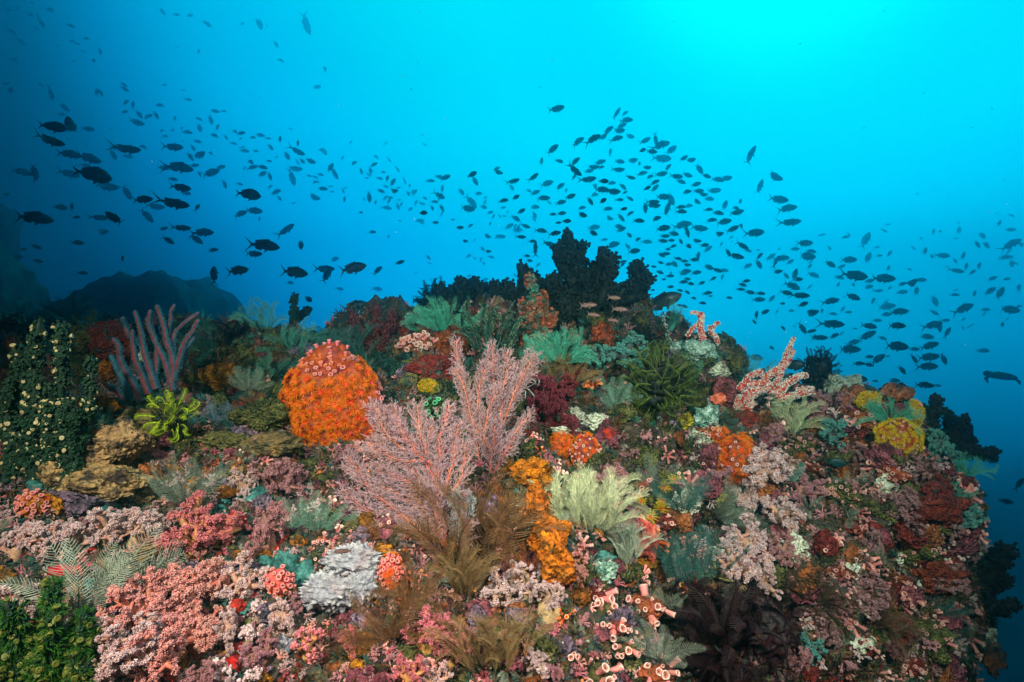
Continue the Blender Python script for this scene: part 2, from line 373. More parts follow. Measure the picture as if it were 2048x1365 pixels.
# ---- feathers (hydroid fronds, crinoid arms)
def feather(n=22, w=.3, ang=58, bend=30, curl=0, rr=.012, pr=.006, vee=0.0, k=14, plane='in', shape=0, seed=0, sides=4, pc=.18, twist=0):
    rng = np.random.RandomState(seed); s = np.linspace(0, 1, k)
    th = R(bend) * s + R(curl) * np.clip((s - .45) / .55, 0, 1) ** 1.6
    ph = R(twist) * s
    d = np.stack([np.sin(th) * np.cos(ph), np.sin(th) * np.sin(ph), np.cos(th)], -1)
    P = np.concatenate([[[0, 0, 0]], np.cumsum((d[1:] + d[:-1]) / 2, 0) / (k - 1)])
    g = G(); tubes(g, P, np.linspace(rr, rr * .4, k), sides, T=s * .3)
    si = np.linspace(.08, .985, n); B = np.stack([np.interp(si, s, P[:, j]) for j in range(3)], -1)
    t = unit(np.stack([np.interp(si, s, d[:, j]) for j in range(3)], -1))
    inn = unit(np.cross(t, [0, 1, 0])) * -1; out = np.cross(t, inn)
    sd = inn if plane == 'in' else out; ot = out if plane == 'in' else inn
    if shape == 0: ln = np.sin(np.pi * np.clip(si * .86 + .14, 0, 1)) ** .6
    elif shape == 1: ln = (1 - si) ** .5 * np.clip(si * 9, 0, 1)
    else: ln = np.clip(si * 8, 0, 1) * np.clip((1.02 - si) * 5, 0, 1) ** .5
    ps = []; u = np.array([0, .5, 1.0])
    for sg in (-1, 1):
        a = R(ang) + rng.uniform(-.08, .08, n)
        D = unit(np.cos(a)[:, None] * t + sg * np.sin(a)[:, None] * sd + vee * ot)
        Lg = w * ln * rng.uniform(.9, 1.1, n)
        ps.append(B[:, None] + Lg[:, None, None] * (u[None, :, None] * D[:, None] + pc * (u ** 2)[None, :, None] * t[:, None]))
    ps = np.concatenate(ps)
    tubes(g, ps, np.array([pr, pr * .9, pr * .45])[None], 3, T=np.array([.4, .7, 1.0])[None], tip=False)
    return g

HYD = [feather(22, .24, 55, b, 0, .010, .0052, seed=i, shape=sh).mesh('frond', []) for i, (b, sh) in enumerate([(15, 0), (35, 0), (55, 1), (-25, 0), (-50, 1)])]
HYDF = [feather(24, .17, 40, b, c_, .008, .0048, seed=i + 7, shape=2, pc=.5).mesh('frond', []) for i, (b, c_) in enumerate([(20, 20), (45, 30), (-20, -30), (-50, -30)])]
ARM = [feather(17, .19, 58, b, c_, .021, .0085, vee=.35, k=20, plane='out', shape=2, seed=i + 20).mesh('arm', []) for i, (b, c_) in enumerate([(20, 50), (40, 90), (15, 30), (60, 120), (30, 140)])]
ARMD = [feather(32, .11, 62, b, c_, .020, .0085, vee=.2, k=20, plane='out', shape=2, seed=i + 40).mesh('arm', []) for i, (b, c_) in enumerate([(20, 40), (35, 80), (10, 20), (60, 150)])]
ARMS = [feather(50, .05, 70, b, c_, .020, .010, vee=.3, k=26, plane='out', shape=2, seed=i + 60).mesh('arm', []) for i, (b, c_) in enumerate([(40, 190), (60, 230), (50, 150), (70, 280)])]
for lst in (HYD, HYDF, ARM, ARMD, ARMS):
    for me in lst: me.materials.append(None)

def bush(name, label, cat, px, py, size, mt, n=10, spread=50, meshes=HYD, lean=0, tilt=10, group=None, seed=0, flat=.5, szr=(.65, 1.05), part='frond', push=0.0, base=0.12, stem=None, tier=.6):
    """fronds or arms fanning out of one base"""
    rng = np.random.RandomState(seed * 131 + int(px) + int(py)); u, Mx = place(px, py, lean, tilt, push=push)
    if meshes is HYDF: n = int(n * 1.8)
    t = thing(name, label, cat, group, Mx); s0 = size * u
    for i in range(n):
        f = (i + .5) / n * 2 - 1
        a = R(spread) * f + rng.normal() * .09; b = rng.uniform(-1, 1) * flat
        hgt = 0.0 if (n < 12 or i % 2 == 0 or tier == 0) else rng.uniform(.1, tier); sz = s0 * rng.uniform(*szr) * (1 - .75 * hgt) * (.92 if n >= 12 else 1)
        M2 = Matrix.Translation(Vector((f * base * s0 + math.sin(a) * hgt * s0, rng.uniform(-.5, .5) * base * s0 * 2 * flat - hgt * .12 * s0, rng.uniform(-.05, .0) * s0 + math.cos(a) * hgt * s0))) @ Matrix.Rotation(a * (1 + hgt), 4, 'Y') @ Matrix.Rotation(b, 4, 'X') @ Matrix.Rotation(rng.uniform(-.9, .9), 4, 'Z') @ scl(sz)
        # fronds on the left bend left, on the right bend right
        if f < 0 and rng.rand() < .6: M2 = M2 @ Matrix.Rotation(math.pi, 4, 'Z')
        o = mobj(part, meshes[rng.randint(len(meshes))], t, M2)
        setm(o, mt)
    if stem:
        g = G(); V, Fc = ico(2); V = V * (1, .8, .5) * (1 + .2 * fbm(V * 2, 2, seed))[:, None] * s0 * base * 1.3; g.add(V, Fc); mobj('holdfast', g.mesh('holdfast', stem), t)
    return t
def crinoid(label, px, py, size, mt, n=18, meshes=ARM, lean=0, tilt=10, seed=0, spread=95, elev=(.1, 1.2), push=0.0, group=None, name='feather_star', cm=None, szr=(.6, 1.05), flat=.6):
    rng = np.random.RandomState(seed * 17 + int(px)); u, Mx = place(px, py, lean, tilt, push=push)
    t = thing(name, label, 'feather star', group, Mx); s0 = size * u
    V, Fc = ico(2); g = G(); g.add(V * (.12, .12, .09) * s0, Fc); mobj('disc', g.mesh('disc', cm or mt), t)
    for i in range(n):
        a = R(spread) * ((i + .5) / n * 2 - 1) + rng.normal() * .1; b = rng.uniform(-1, 1) * flat
        M2 = Matrix.Rotation(a, 4, 'Y') @ Matrix.Rotation(b, 4, 'X') @ Matrix.Rotation(rng.uniform(-math.pi, math.pi), 4, 'Z') @ scl(s0 * rng.uniform(*szr))
        setm(mobj('arm', meshes[rng.randint(len(meshes))], t, M2), mt)
    return t

# ---- soft corals
def soft_variant(seed, nb=(8, 6, 4), ntip=30, ps=.0095, clus=.040, spread=.95):
    rng = np.random.RandomState(seed); tr = G(); tips = []
    P0 = np.array([[0, 0, -.12], [0, 0, .1], [rng.normal() * .03, 0, .30]]); tubes(tr, P0, [.15, .12, .10], 9, T=[0, .1, .3], tip=True)
    b1 = []
    for i in range(nb[0]):
        az = i * 2.4 + rng.uniform(-.4, .4); el = rng.uniform(.15, 1.25); d = np.array([math.cos(az) * math.cos(el) * spread, math.sin(az) * math.cos(el) * .7, math.sin(el)])
        s_ = np.array([0, 0, rng.uniform(.05, .30)]); e = s_ + unit(d) * rng.uniform(.24, .40); b1.append((s_, e, unit(d)))
    for s_, e, d in b1:
        tubes(tr, np.array([s_, (s_ + e) / 2 + rng.normal(size=3) * .015, e]), [.07, .055, .045], 6, T=[.2, .4, .6])
        for j in range(nb[1]):
            d2 = unit(d + rng.normal(size=3) * .75); s2 = s_ + (e - s_) * rng.uniform(.45, 1); e2 = s2 + d2 * rng.uniform(.10, .17)
            tubes(tr, np.array([s2, e2]), [.032, .024], 5, T=[.5, .8])
            for k in range(nb[2]):
                d3 = unit(d2 + rng.normal(size=3) * .8); e3 = e2 + d3 * rng.uniform(.04, .08); tips.append((e3, d3))
                tubes(tr, np.array([e2, e3]), [.02, .014], 4, T=[.7, 1.0], tip=False)
    V, Fc = ico(0); V = V * np.where(np.arange(12) % 2 == 0, 1.25, .6)[:, None]
    tp = G(); tp.add(V, Fc, T=np.where(np.arange(12) % 2 == 0, .5, .0))
    E = np.array([t_[0] for t_ in tips]); D = np.array([t_[1] for t_ in tips]); n = len(E) * ntip
    pos = np.repeat(E, ntip, 0) + unit(rng.normal(size=(n, 3)) + .5 * np.repeat(D, ntip, 0)) * clus * rng.uniform(.4, 1.1, (n, 1))
    pl = G(); pl.stamp(tp, frames(pos, rng.normal(size=(n, 3)), ps * rng.uniform(.7, 1.3, n), rng), T=rng.uniform(0, .5, n))
    a, b = tr.mesh('trunk', [None]), pl.mesh('polyps', [None]); return a, b
SOFT = [soft_variant(i) for i in range(5)]
KNOB = [soft_variant(30 + i, (5, 4, 3), 9, .034, .040, .8) for i in range(3)]
def soft(label, px, py, size, mt, lean=0, tilt=18, var=None, v=0, w=1.0, push=0.0, group=None, name='soft_coral', cat='soft coral'):
    rng = np.random.RandomState(int(px * 3 + py)); u, Mx = place(px, py, lean, tilt, rng.uniform(0, 0), sink=.005, push=push)
    a, b = (var or SOFT)[v % len(var or SOFT)]
    t = thing(name, label, cat, group, Mx); s = size * u * 1.15
    M2 = scl((s * w, s, s)) @ Matrix.Rotation(rng.uniform(0, 6.28), 4, 'Z')
    setm(mobj('trunk', a, t, M2), mt[0]); setm(mobj('polyps', b, t, M2), mt[1]); return t

# ---- traced things in photo pixels relative to their base
def chain(pts, n=24, bx=0, by=0, u=1, jit=0.0, rng=None, dy=None):
    """smooth polyline of photo pixels -> metres in the thing's local frame"""
    P = np.array(pts, float); s = np.concatenate([[0], np.cumsum(np.linalg.norm(np.diff(P, axis=0), axis=1))]); q = np.linspace(0, s[-1], n)
    X = np.interp(q, s, P[:, 0]); Y = np.interp(q, s, P[:, 1])
    for _ in range(3): X[1:-1] = (X[:-2] + 2 * X[1:-1] + X[2:]) / 4; Y[1:-1] = (Y[:-2] + 2 * Y[1:-1] + Y[2:]) / 4
    D = np.linspace(0, 1, n) * (0 if dy is None else dy)
    return np.stack([(X - bx) * u, D, -(Y - by) * u], -1)
def upright(px, py, push=0.0):
    p, _ = hit(px, py); p = p * (1 + .3 * push / np.linalg.norm(p)); return p[1] / F, Matrix.Translation(Vector(p))

def fan_mesh(poly, root, u, bx, by, seed=0, step=5.5, natt=1500, rad=.9, wave=12, name='branches', mt=None, upb=.0, yoff=0.0, rmul=1.0):
    """space colonisation inside a traced outline; result wavy in depth"""
    rng = np.random.RandomState(seed); poly = np.array(poly, float)
    mn, mx_ = poly.min(0), poly.max(0); C = rng.uniform(mn, mx_, (natt * 6, 2))
    x, y = C[:, 0], C[:, 1]; ins = np.zeros(len(C), bool); j = len(poly) - 1
    for i in range(len(poly)):
        xi, yi = poly[i]; xj, yj = poly[j]
        ins ^= ((yi > y) != (yj > y)) & (x < (xj - xi) * (y - yi) / (yj - yi + 1e-9) + xi); j = i
    C = C[ins][:natt]
    nodes = [np.array(root, float)]; par = [-1]; alive = np.ones(len(C), bool)
    cent = C.mean(0)                                        # trunk reaches into the outline first
    dmin = np.full(len(C), 1e9); near = np.zeros(len(C), int)
    def upd(i0):
        for i in range(i0, len(nodes)):
            d = ((C - nodes[i]) ** 2).sum(1); b = d < dmin; dmin[b] = d[b]; near[b] = i
    upd(0)
    for it in range(140):
        if not alive.any() or len(nodes) > 4000: break
        infl = alive & (dmin < (step * 9) ** 2)
        if not infl.any():
            k = np.argmin(np.where(alive, dmin, 1e12)); infl = np.zeros(len(C), bool); infl[k] = True
        idx = np.unique(near[infl]); i0 = len(nodes)
        for i in idx:
            a = C[infl & (near == i)]; v = unit((unit(a - nodes[i])).sum(0) + rng.normal(size=2) * .15)
            q = nodes[i] + v * step
            if np.min(((np.array(nodes[-60:]) - q) ** 2).sum(1)) > (step * .35) ** 2: nodes.append(q); par.append(i)
        if len(nodes) == i0: alive[infl] = False; continue
        upd(i0); alive &= dmin > (step * 1.1) ** 2
    Nn = np.array(nodes); par = np.array(par); cnt = np.ones(len(Nn))
    for i in range(len(Nn) - 1, 0, -1): cnt[par[i]] += cnt[i]
    r = rad * np.minimum(cnt, 160) ** .36 * rmul
    dep = wave * np.stack([fbm(np.concatenate([Nn / 70, np.zeros((len(Nn), 1))], 1), 2, seed + 3)], -1)[:, 0] + yoff + rng.normal(size=len(Nn)) * 1.2
    P3 = np.stack([(Nn[:, 0] - bx), dep, -(Nn[:, 1] - by)], -1) * u
    i = np.arange(1, len(Nn)); seg = np.stack([P3[par[i]], P3[i]], 1); rr = np.stack([np.minimum(r[par[i]], r[i] * 1.5), r[i]], -1) * u
    tt = 1 - np.clip((r[i] - rad) / (rad * 2.5), 0, 1); g = G(); tubes(g, seg, rr, 5, T=np.stack([tt, tt], -1), tip=True)
    # polyp fuzz along the twigs
    m = i[r[i] < rad * 2.2]; k_ = np.repeat(m, 3); f = rng.rand(len(k_), 1); b = P3[par[k_]] * (1 - f) + P3[k_] * f
    d = unit(rng.normal(size=(len(k_), 3))); e = b + d * u * rng.uniform(1.3, 2.4, (len(k_), 1))
    tubes(g, np.stack([b, e], 1), np.array([[.55, .3]]) * u, 3, T=1.0, tip=False)
    return g

# ---- cups, tubes, polyps
def cup_g(h=1, flare=.5, n=9):
    g = G(); V, Fq, T = lathe([(.28, 0), (.30, h * .5), (flare * .8, h * .85), (flare, h), (flare * .92, h * 1.05), (flare * .62, h * .98), (flare * .45, h * .7), (.01, h * .66)], n, [0, 0, .45, 1, 1, .9, .75, .5]); g.add(V, Fq, T); return g
CUP = cup_g()
CUPC = G(); _V, _F, _T = lathe([(.26, -.2), (.24, .5), (.36, .85), (.50, 1.1), (.44, 1.2), (.2, 1.1), (.01, 1.08)], 9, [0, .1, .7, 1, 1, .75, .7]); CUPC.add(_V, _F, _T)
def tube_variant(h, r, seed):
    rng = np.random.RandomState(seed); n = 14
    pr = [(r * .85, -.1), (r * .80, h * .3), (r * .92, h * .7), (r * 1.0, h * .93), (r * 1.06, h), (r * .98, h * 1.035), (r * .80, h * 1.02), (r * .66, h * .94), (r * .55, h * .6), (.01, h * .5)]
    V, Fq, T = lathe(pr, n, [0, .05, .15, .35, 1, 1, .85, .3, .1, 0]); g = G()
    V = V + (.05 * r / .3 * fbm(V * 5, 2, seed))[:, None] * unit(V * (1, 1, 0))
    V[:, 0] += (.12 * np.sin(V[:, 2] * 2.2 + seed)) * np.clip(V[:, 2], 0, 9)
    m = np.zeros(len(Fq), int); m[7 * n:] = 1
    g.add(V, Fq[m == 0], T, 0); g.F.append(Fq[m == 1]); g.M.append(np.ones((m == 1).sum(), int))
    # frilled pleats round the mouth
    a = np.arange(8) * math.pi / 4; P = np.stack([np.stack([np.cos(a) * r * .74, np.sin(a) * r * .74, 0 * a + h * .99], -1), np.stack([np.cos(a) * r * .30, np.sin(a) * r * .30, 0 * a + h * .92], -1)], 1)
    P[:, :, 0] += .12 * math.sin(h * 2.2 + seed) * h
    tubes(g, P, np.array([[r * .10, r * .05]]), 4, T=.8, tip=False)
    return g.mesh('tube', [None, None])
TUBE = [tube_variant(h, r, i) for i, (h, r) in enumerate([(1, .30), (.8, .34), (1.2, .27), (.6, .32)])]
def polyp_variant(seed, nt=22, open_=1.0):
    rng = np.random.RandomState(seed); g = G()
    V, Fq, T = lathe([(.30, -.3), (.30, .25), (.36, .46), (.33, .52), (.18, .44), (.01, .38)], 12, [0, .2, .6, 1, .6, 0]); g.add(V, Fq, T, 0)
    for ring, (r0, up, ln) in enumerate([(.34, .55, .72), (.26, 1.2, .60)]):
        m = nt if ring == 0 else nt // 2; a = (np.arange(m) + .5 * ring) / m * 2 * math.pi + rng.normal(size=m) * .08
        B = np.stack([np.cos(a) * r0, np.sin(a) * r0, 0 * a + .50], -1); e = up * rng.uniform(.6, 1.3, m) / open_
        D = unit(np.stack([np.cos(a), np.sin(a), e], -1)); Lg = ln * rng.uniform(.8, 1.15, m)
        P = B[:, None] + Lg[:, None, None] * (np.array([0, .5, 1])[None, :, None] * D[:, None] + np.array([0, .04, .16])[None, :, None] * np.array([0, 0, -1.0]))
        tubes(g, P, np.array([[.055, .042, .018]]), 4, T=np.array([[.1, .5, 1]]), m=1)
    return g.mesh('polyp', [None, None])
POL = [polyp_variant(i, 22, [1.3, 1.0, .8, .55][i]) for i in range(4)]
POLC = [TUBE[3], TUBE[1]]

def lump(rx, ry, rz, seed, sub=4, amp=.22, fr=1.6, fine=.05, T=None):
    V, Fc = ico(sub); d = 1 + amp * fbm(V * fr + seed * 7, 3, seed) + fine * fbm(V * fr * 5, 2, seed + 5, True)
    P = V * d[:, None] * (rx, ry, rz); g = G(); g.add(P, Fc, T=np.clip(.5 + .5 * fbm(V * 3, 2, seed), 0, 1)); return g, P, V

def mound_colony(label, px, py, rx, rz, mbase, mpol, n=150, psz=13, seed=0, cover=None, name='cup_coral', cat='cup coral', closed=0.0, mclosed=None, ry=None, push=0.0, group=None, shape=None):
    """a rounded colony under polyps; px,py is its middle"""
    rng = np.random.RandomState(seed + 3); p, _ = hit(px, py + rz * .5); dirc = unit(p); c0 = np.array(ray(px, py)) ; c0 = c0 * (p[1] + .3 * push); u = c0[1] / F
    t = thing(name, label, cat, group, Matrix.Translation(Vector(c0)))
    ry = ry or (rx + rz) / 2 * .8
    V, Fc = ico(5); d = 1 + (.21 if rx > 80 else .16) * fbm(V * 1.7 + (3 if rx > 80 else 0), 3, seed)
    if shape is not None: d = d * shape(V)
    P = V * d[:, None] * np.array([rx, ry, rz]) * u; g = G(); g.add(P, Fc, T=.5); mobj('colony_base', g.mesh('colony_base', mbase), t)
    if closed > .6: psz = psz * .82
    n = max(8, int(2 * math.pi * ((rx + rz) / 2) ** 2 / (1.30 * psz) ** 2))
    k = (np.arange(n * 2) + .5) / (n * 2); ph = np.arccos(1 - 2 * k); az = math.pi * (1 + 5 ** .5) * np.arange(n * 2)
    D = unit(np.stack([np.cos(az) * np.sin(ph), np.sin(az) * np.sin(ph), np.cos(ph)], -1) + rng.normal(size=(n * 2, 3)) * .035)
    D = D[D[:, 1] < .25]
    idx = np.argmax(D @ V.T, axis=1); pos = P[idx]; nn = unit(P[idx] / (np.array([rx, ry, rz]) ** 2))
    keep = np.ones(len(D), bool) if cover is None else cover(D)
    rest = G(); cnt = 0; order = np.argsort(D[:, 1])
    for q in order:
        cl = rng.rand() < closed or not keep[q]
        s = psz * u * rng.uniform(.8, 1.2)
        if cl: me = TUBE[3]; mm = mclosed or mpol; s *= 1.55 if closed > .6 else 1.0
        else: me = POL[rng.randint(4)]; mm = mpol
        M2 = frame_from(unit(nn[q] + rng.normal(size=3) * .12), rng, s, pos[q] - nn[q] * .1 * s)
        if cnt < 100: setm(mobj('polyp', me, t, M2), mm); cnt += 1
        else:
            A = me_arrays(me); rest_add(rest, A, M2, cl)
    if rest.n:
        o = mobj('outer_polyps', rest.mesh('outer_polyps', list(mpol) + list(mclosed or mpol)), t); kind(o, 'stuff')
    return t
_ma = {}
def me_arrays(me):
    if me.name in _ma: return _ma[me.name]
    V = np.zeros(len(me.vertices) * 3); me.vertices.foreach_get('co', V); T = np.zeros(len(me.vertices)); me.attributes['tint'].data.foreach_get('value', T)
    npoly = len(me.polygons); mi = np.zeros(npoly, int); me.polygons.foreach_get('material_index', mi); lt = np.zeros(npoly, int); me.polygons.foreach_get('loop_total', lt)
    li = np.zeros(len(me.loops), int); me.loops.foreach_get('vertex_index', li); st = np.cumsum(lt) - lt
    out = []
    for c_ in np.unique(lt):
        s = np.where(lt == c_)[0]; out.append((np.stack([li[st[s] + k] for k in range(c_)], -1), mi[s]))
    _ma[me.name] = (V.reshape(-1, 3), T, out); return _ma[me.name]
def rest_add(g, A, M2, cl):
    V, T, out = A; Mn = np.array(M2); g.V.append(V @ Mn[:3, :3].T + Mn[:3, 3]); g.T.append(T)
    for Fq, mi in out: g.F.append(Fq + g.n); g.M.append(mi + (2 if cl else 0))
    g.n += len(V)

def tube_colony(label, px, py, spread, size, mt, n=12, seed=0, lean=0, tilt=25, name='tube_coral', cat='tube coral', cone=.9, group=None, flat=1.0, mb=None, push=0.0, pts=None, part='tube', meshes=None):
    """hollow tubes rising from one crust; pts = photo pixels of single tubes"""
    rng = np.random.RandomState(seed * 7 + int(px)); u, Mx = place(px, py, lean, tilt, push=push); t = thing(name, label, cat, group, Mx)
    g, P, V = lump(spread * 1.0 * u, spread * .7 * u, spread * .55 * u * flat, seed + 2, 3, .25, 1.8); mobj('crust', g.mesh('crust', mb or mt[0]), t)
    for i in range(n):
        k = (i + .5) / n; el = math.acos(1 - k * cone); az = i * 2.399 + rng.uniform(-.3, .3)
        d = np.array([math.sin(el) * math.cos(az), -abs(math.sin(el) * math.sin(az)) if rng.rand() < .8 else math.sin(el) * math.sin(az), math.cos(el) * .9])
        pos = d * np.array([spread, spread * .7, spread * .5 * flat]) * u * .9
        M2 = frame_from(unit(d + rng.normal(size=3) * .2), rng, size * u * rng.uniform(.5, 1.2), pos)
        setm(mobj(part, (meshes or TUBE)[rng.randint(len(meshes or TUBE))], t, M2), mt)
    return t

def sponge(label, px, py, rx, rz, m, seed=0, amp=.25, fr=1.8, osc=0, mo=None, name='sponge', cat='sponge', sub=5, ry=None, lean=0, cen=True, push=0.0, fine=.05, spikes=0, pores=0, group=None, oscr=.09):
    """lumpy body; px,py its middle"""
    rng = np.random.RandomState(seed + 11); p, _ = hit(px, py + rz * .7); p = np.array(ray(px, py)) * p[1]; u = p[1] / F; ry = ry or min(rx, rz) * .9
    t = thing(name, label, cat, group, Matrix.Translation(Vector(p * (1 + .3 * push / np.linalg.norm(p)))) @ Matrix.Rotation(R(-lean), 4, 'Y'))
    V, Fc = ico(sub); d = 1 + amp * fbm(V * fr + seed * 3.3, 4, seed) + fine * fbm(V * fr * 6, 2, seed + 5, True); T = np.clip(.5 + .5 * fbm(V * 4, 3, seed + 8), 0, 1)
    if spikes:
        k = rng.normal(size=(spikes, 3)); k = unit(k); dd = np.max(np.clip(1 - np.sqrt(np.maximum(0, 2 - 2 * V @ k.T)) / .17, 0, 1), axis=1); d = d + .30 * dd ** 1.8; T = np.clip(T * .6 + dd * .6, 0, 1)
    if pores:
        k = unit(rng.normal(size=(pores, 3))); q = 1 - V @ k.T; w_ = np.exp(-q / .0016); dd = w_.max(1); ring = np.exp(-((np.sqrt(np.maximum(q, 0) * 2).min(1) - .075) / .028) ** 2); d = d - .07 * dd + .035 * ring; T = np.clip(T * .5 + ring * .6, 0, 1) * (1 - dd)
    P = V * d[:, None] * np.array([rx, ry, rz]) * u; g = G(); g.add(P, Fc, T=T); mobj('body', g.mesh('body', m), t)
    for i in range(osc):
        k = unit(np.array([rng.uniform(-.8, .8), -1, rng.uniform(-.7, .9)])); j = np.argmax(V @ k); nn = unit(V[j] / np.array([rx, ry, rz]))
        rr_ = oscr * (rx + rz) * u * rng.uniform(.6, 1.2); M2 = frame_from(nn, rng, rr_ * 2.2, P[j] - nn * rr_ * .9)
        setm(mobj('osculum', TUBE[3], t, M2), [m, mo or m])
    return t

def plume_fan(label, px, py, axes, mt, name='sea_fan', seed=0, push=0.0, group=None, sp=2.9, r0=.85, cat='sea fan', wm=1.3):
    """flat gorgonian built of traced plumes: axis, side branches, twigs, polyp fuzz"""
    rng = np.random.RandomState(seed); u, Mx = upright(px, py, push); t = thing(name, label, cat, group, Mx)
    for ai, (ln, w) in enumerate(axes):
        w = w * wm
        P = chain(ln, 40, px, py, 1.0); L_ = np.linalg.norm(np.diff(P, axis=0), axis=1).sum(); g = G()
        yo = rng.uniform(-26, 26); P[:, 1] = yo * np.linspace(0, 1, 40) + 5 * vnoise(np.stack([np.linspace(0, 3, 40), np.full(40, ai * 3.3), np.zeros(40)], -1), seed)
        P += np.stack([2.2 * vnoise(np.stack([np.linspace(0, 7, 40), np.full(40, ai * 5.3), np.full(40, k * 9.)], -1), seed + 4) for k in (0, 1, 2)], -1) * (1, .3, 1)
        n = int(L_ / sp); s = np.linspace(.10, .99, n); idx = s * 39; i = np.minimum(idx.astype(int), 38); f = (idx - i)[:, None]
        B = P[i] * (1 - f) + P[i + 1] * f; tn = unit(P[i + 1] - P[i]); nm = unit(np.stack([tn[:, 2], 0 * tn[:, 0], -tn[:, 0]], -1))
        sg = np.where(np.arange(n) % 2 == 0, 1, -1)[:, None] * 1.0; ang = R(38) + rng.normal(size=n) * .16
        ln_ = w * (np.clip(s * 2.6, 0, 1) ** .8) * np.clip((1.18 - s) * 2.4, .25, 1) * rng.uniform(.55, 1.12, n)
        D = np.cos(ang)[:, None] * tn + sg * np.sin(ang)[:, None] * nm; D[:, 1] += rng.normal(size=n) * .22; D = unit(D)
        q = np.linspace(0, 1, 7); C = B[:, None] + ln_[:, None, None] * (q[None, :, None] * D[:, None] + .30 * (q ** 2)[None, :, None] * (tn - D * .3)[:, None]); C += rng.normal(size=C.shape) * .35 * (q[None, :, None] > 0)
        tubes(g, P * u, np.linspace(r0 * 2.7, r0 * 1.0, 40) * u, 6, T=np.linspace(0, .45, 40)); tubes(g, C * u, (np.linspace(r0 * 1.05, r0 * .55, 7) * u)[None], 4, T=np.linspace(.25, .85, 7)[None])
        # twigs
        m = np.maximum(2, (ln_ / 2.6).astype(int)); k = np.repeat(np.arange(n), m); fr = rng.uniform(.12, 1.0, len(k)) * 6; a = np.minimum(fr.astype(int), 5); ff = (fr - a)[:, None]
        b = C[k, a] * (1 - ff) + C[k, a + 1] * ff; td = unit(C[k, a + 1] - C[k, a]); ns = unit(np.stack([td[:, 2], 0 * td[:, 0], -td[:, 0]], -1)); s2 = np.where(rng.rand(len(k)) < .5, 1, -1)[:, None]
        an = R(42) + rng.normal(size=len(k)) * .2; d = np.cos(an)[:, None] * td + s2 * np.sin(an)[:, None] * ns; d[:, 1] += rng.normal(size=len(k)) * .35; d = unit(d); l = (rng.uniform(3.5, 9, len(k)) * (w / 36) ** .5)[:, None]
        Tw = np.stack([b, b + d * l * .5 + rng.normal(size=b.shape) * .3, b + d * l + tn[k] * l * .12], 1); tubes(g, Tw * u, np.array([[.62, .55, .42]]) * r0 * u, 4, T=np.array([[.55, .9, 1]]))
        # polyps
        pb = np.concatenate([Tw[:, 1], Tw[:, 2], Tw[:, 2], C[:, 3], C[:, 5]]); pb = np.repeat(pb, 2, 0); e = unit(rng.normal(size=pb.shape)) * rng.uniform(1.0, 2.1, (len(pb), 1))
        tubes(g, np.stack([pb, pb + e], 1) * u, np.array([[.42, .25]]) * u, 3, T=1.0, tip=False)
        mobj('plume', g.mesh('plume', mt), t)
    return t

def clump(label, px, py, rx, rz, alen, mt, core, n=70, meshes=ARM, seed=0, push=0.0, droop=.0):
    """feather star seen as a dense dome of short curled arms; px,py is its middle"""
    rng = np.random.RandomState(seed + 300); p, _ = hit(px, py + rz * .8); c0 = np.array(ray(px, py)) * (p[1] + .3 * push); u = c0[1] / F
    t = thing('feather_star', label, 'feather star', None, Matrix.Translation(Vector(c0))); ry = (rx + rz) * .35
    V, Fc = ico(4); d = 1 + .35 * fbm(V * 2.4, 4, seed); g = G(); g.add(V * d[:, None] * np.array([rx, ry, rz]) * u * .72, Fc, T=0); mobj('disc', g.mesh('disc', core), t)
    k = (np.arange(n * 2) + .5) / (n * 2); ph = np.arccos(1 - 2 * k); az = math.pi * (1 + 5 ** .5) * np.arange(n * 2)
    D = unit(np.stack([np.cos(az) * np.sin(ph), np.sin(az) * np.sin(ph), np.cos(ph)], -1) + rng.normal(size=(n * 2, 3)) * .1); D = D[D[:, 1] < .3]
    for q in D:
        pos = q * np.array([rx, ry, rz]) * u * .72; z = unit(q * (1, .5, 1) + np.array([0, -.15, .55 - droop]) + rng.normal(size=3) * .3)
        setm(mobj('arm', meshes[rng.randint(len(meshes))], t, frame_from(z, rng, alen * u * rng.uniform(.75, 1.2), pos)), mt)
    return t

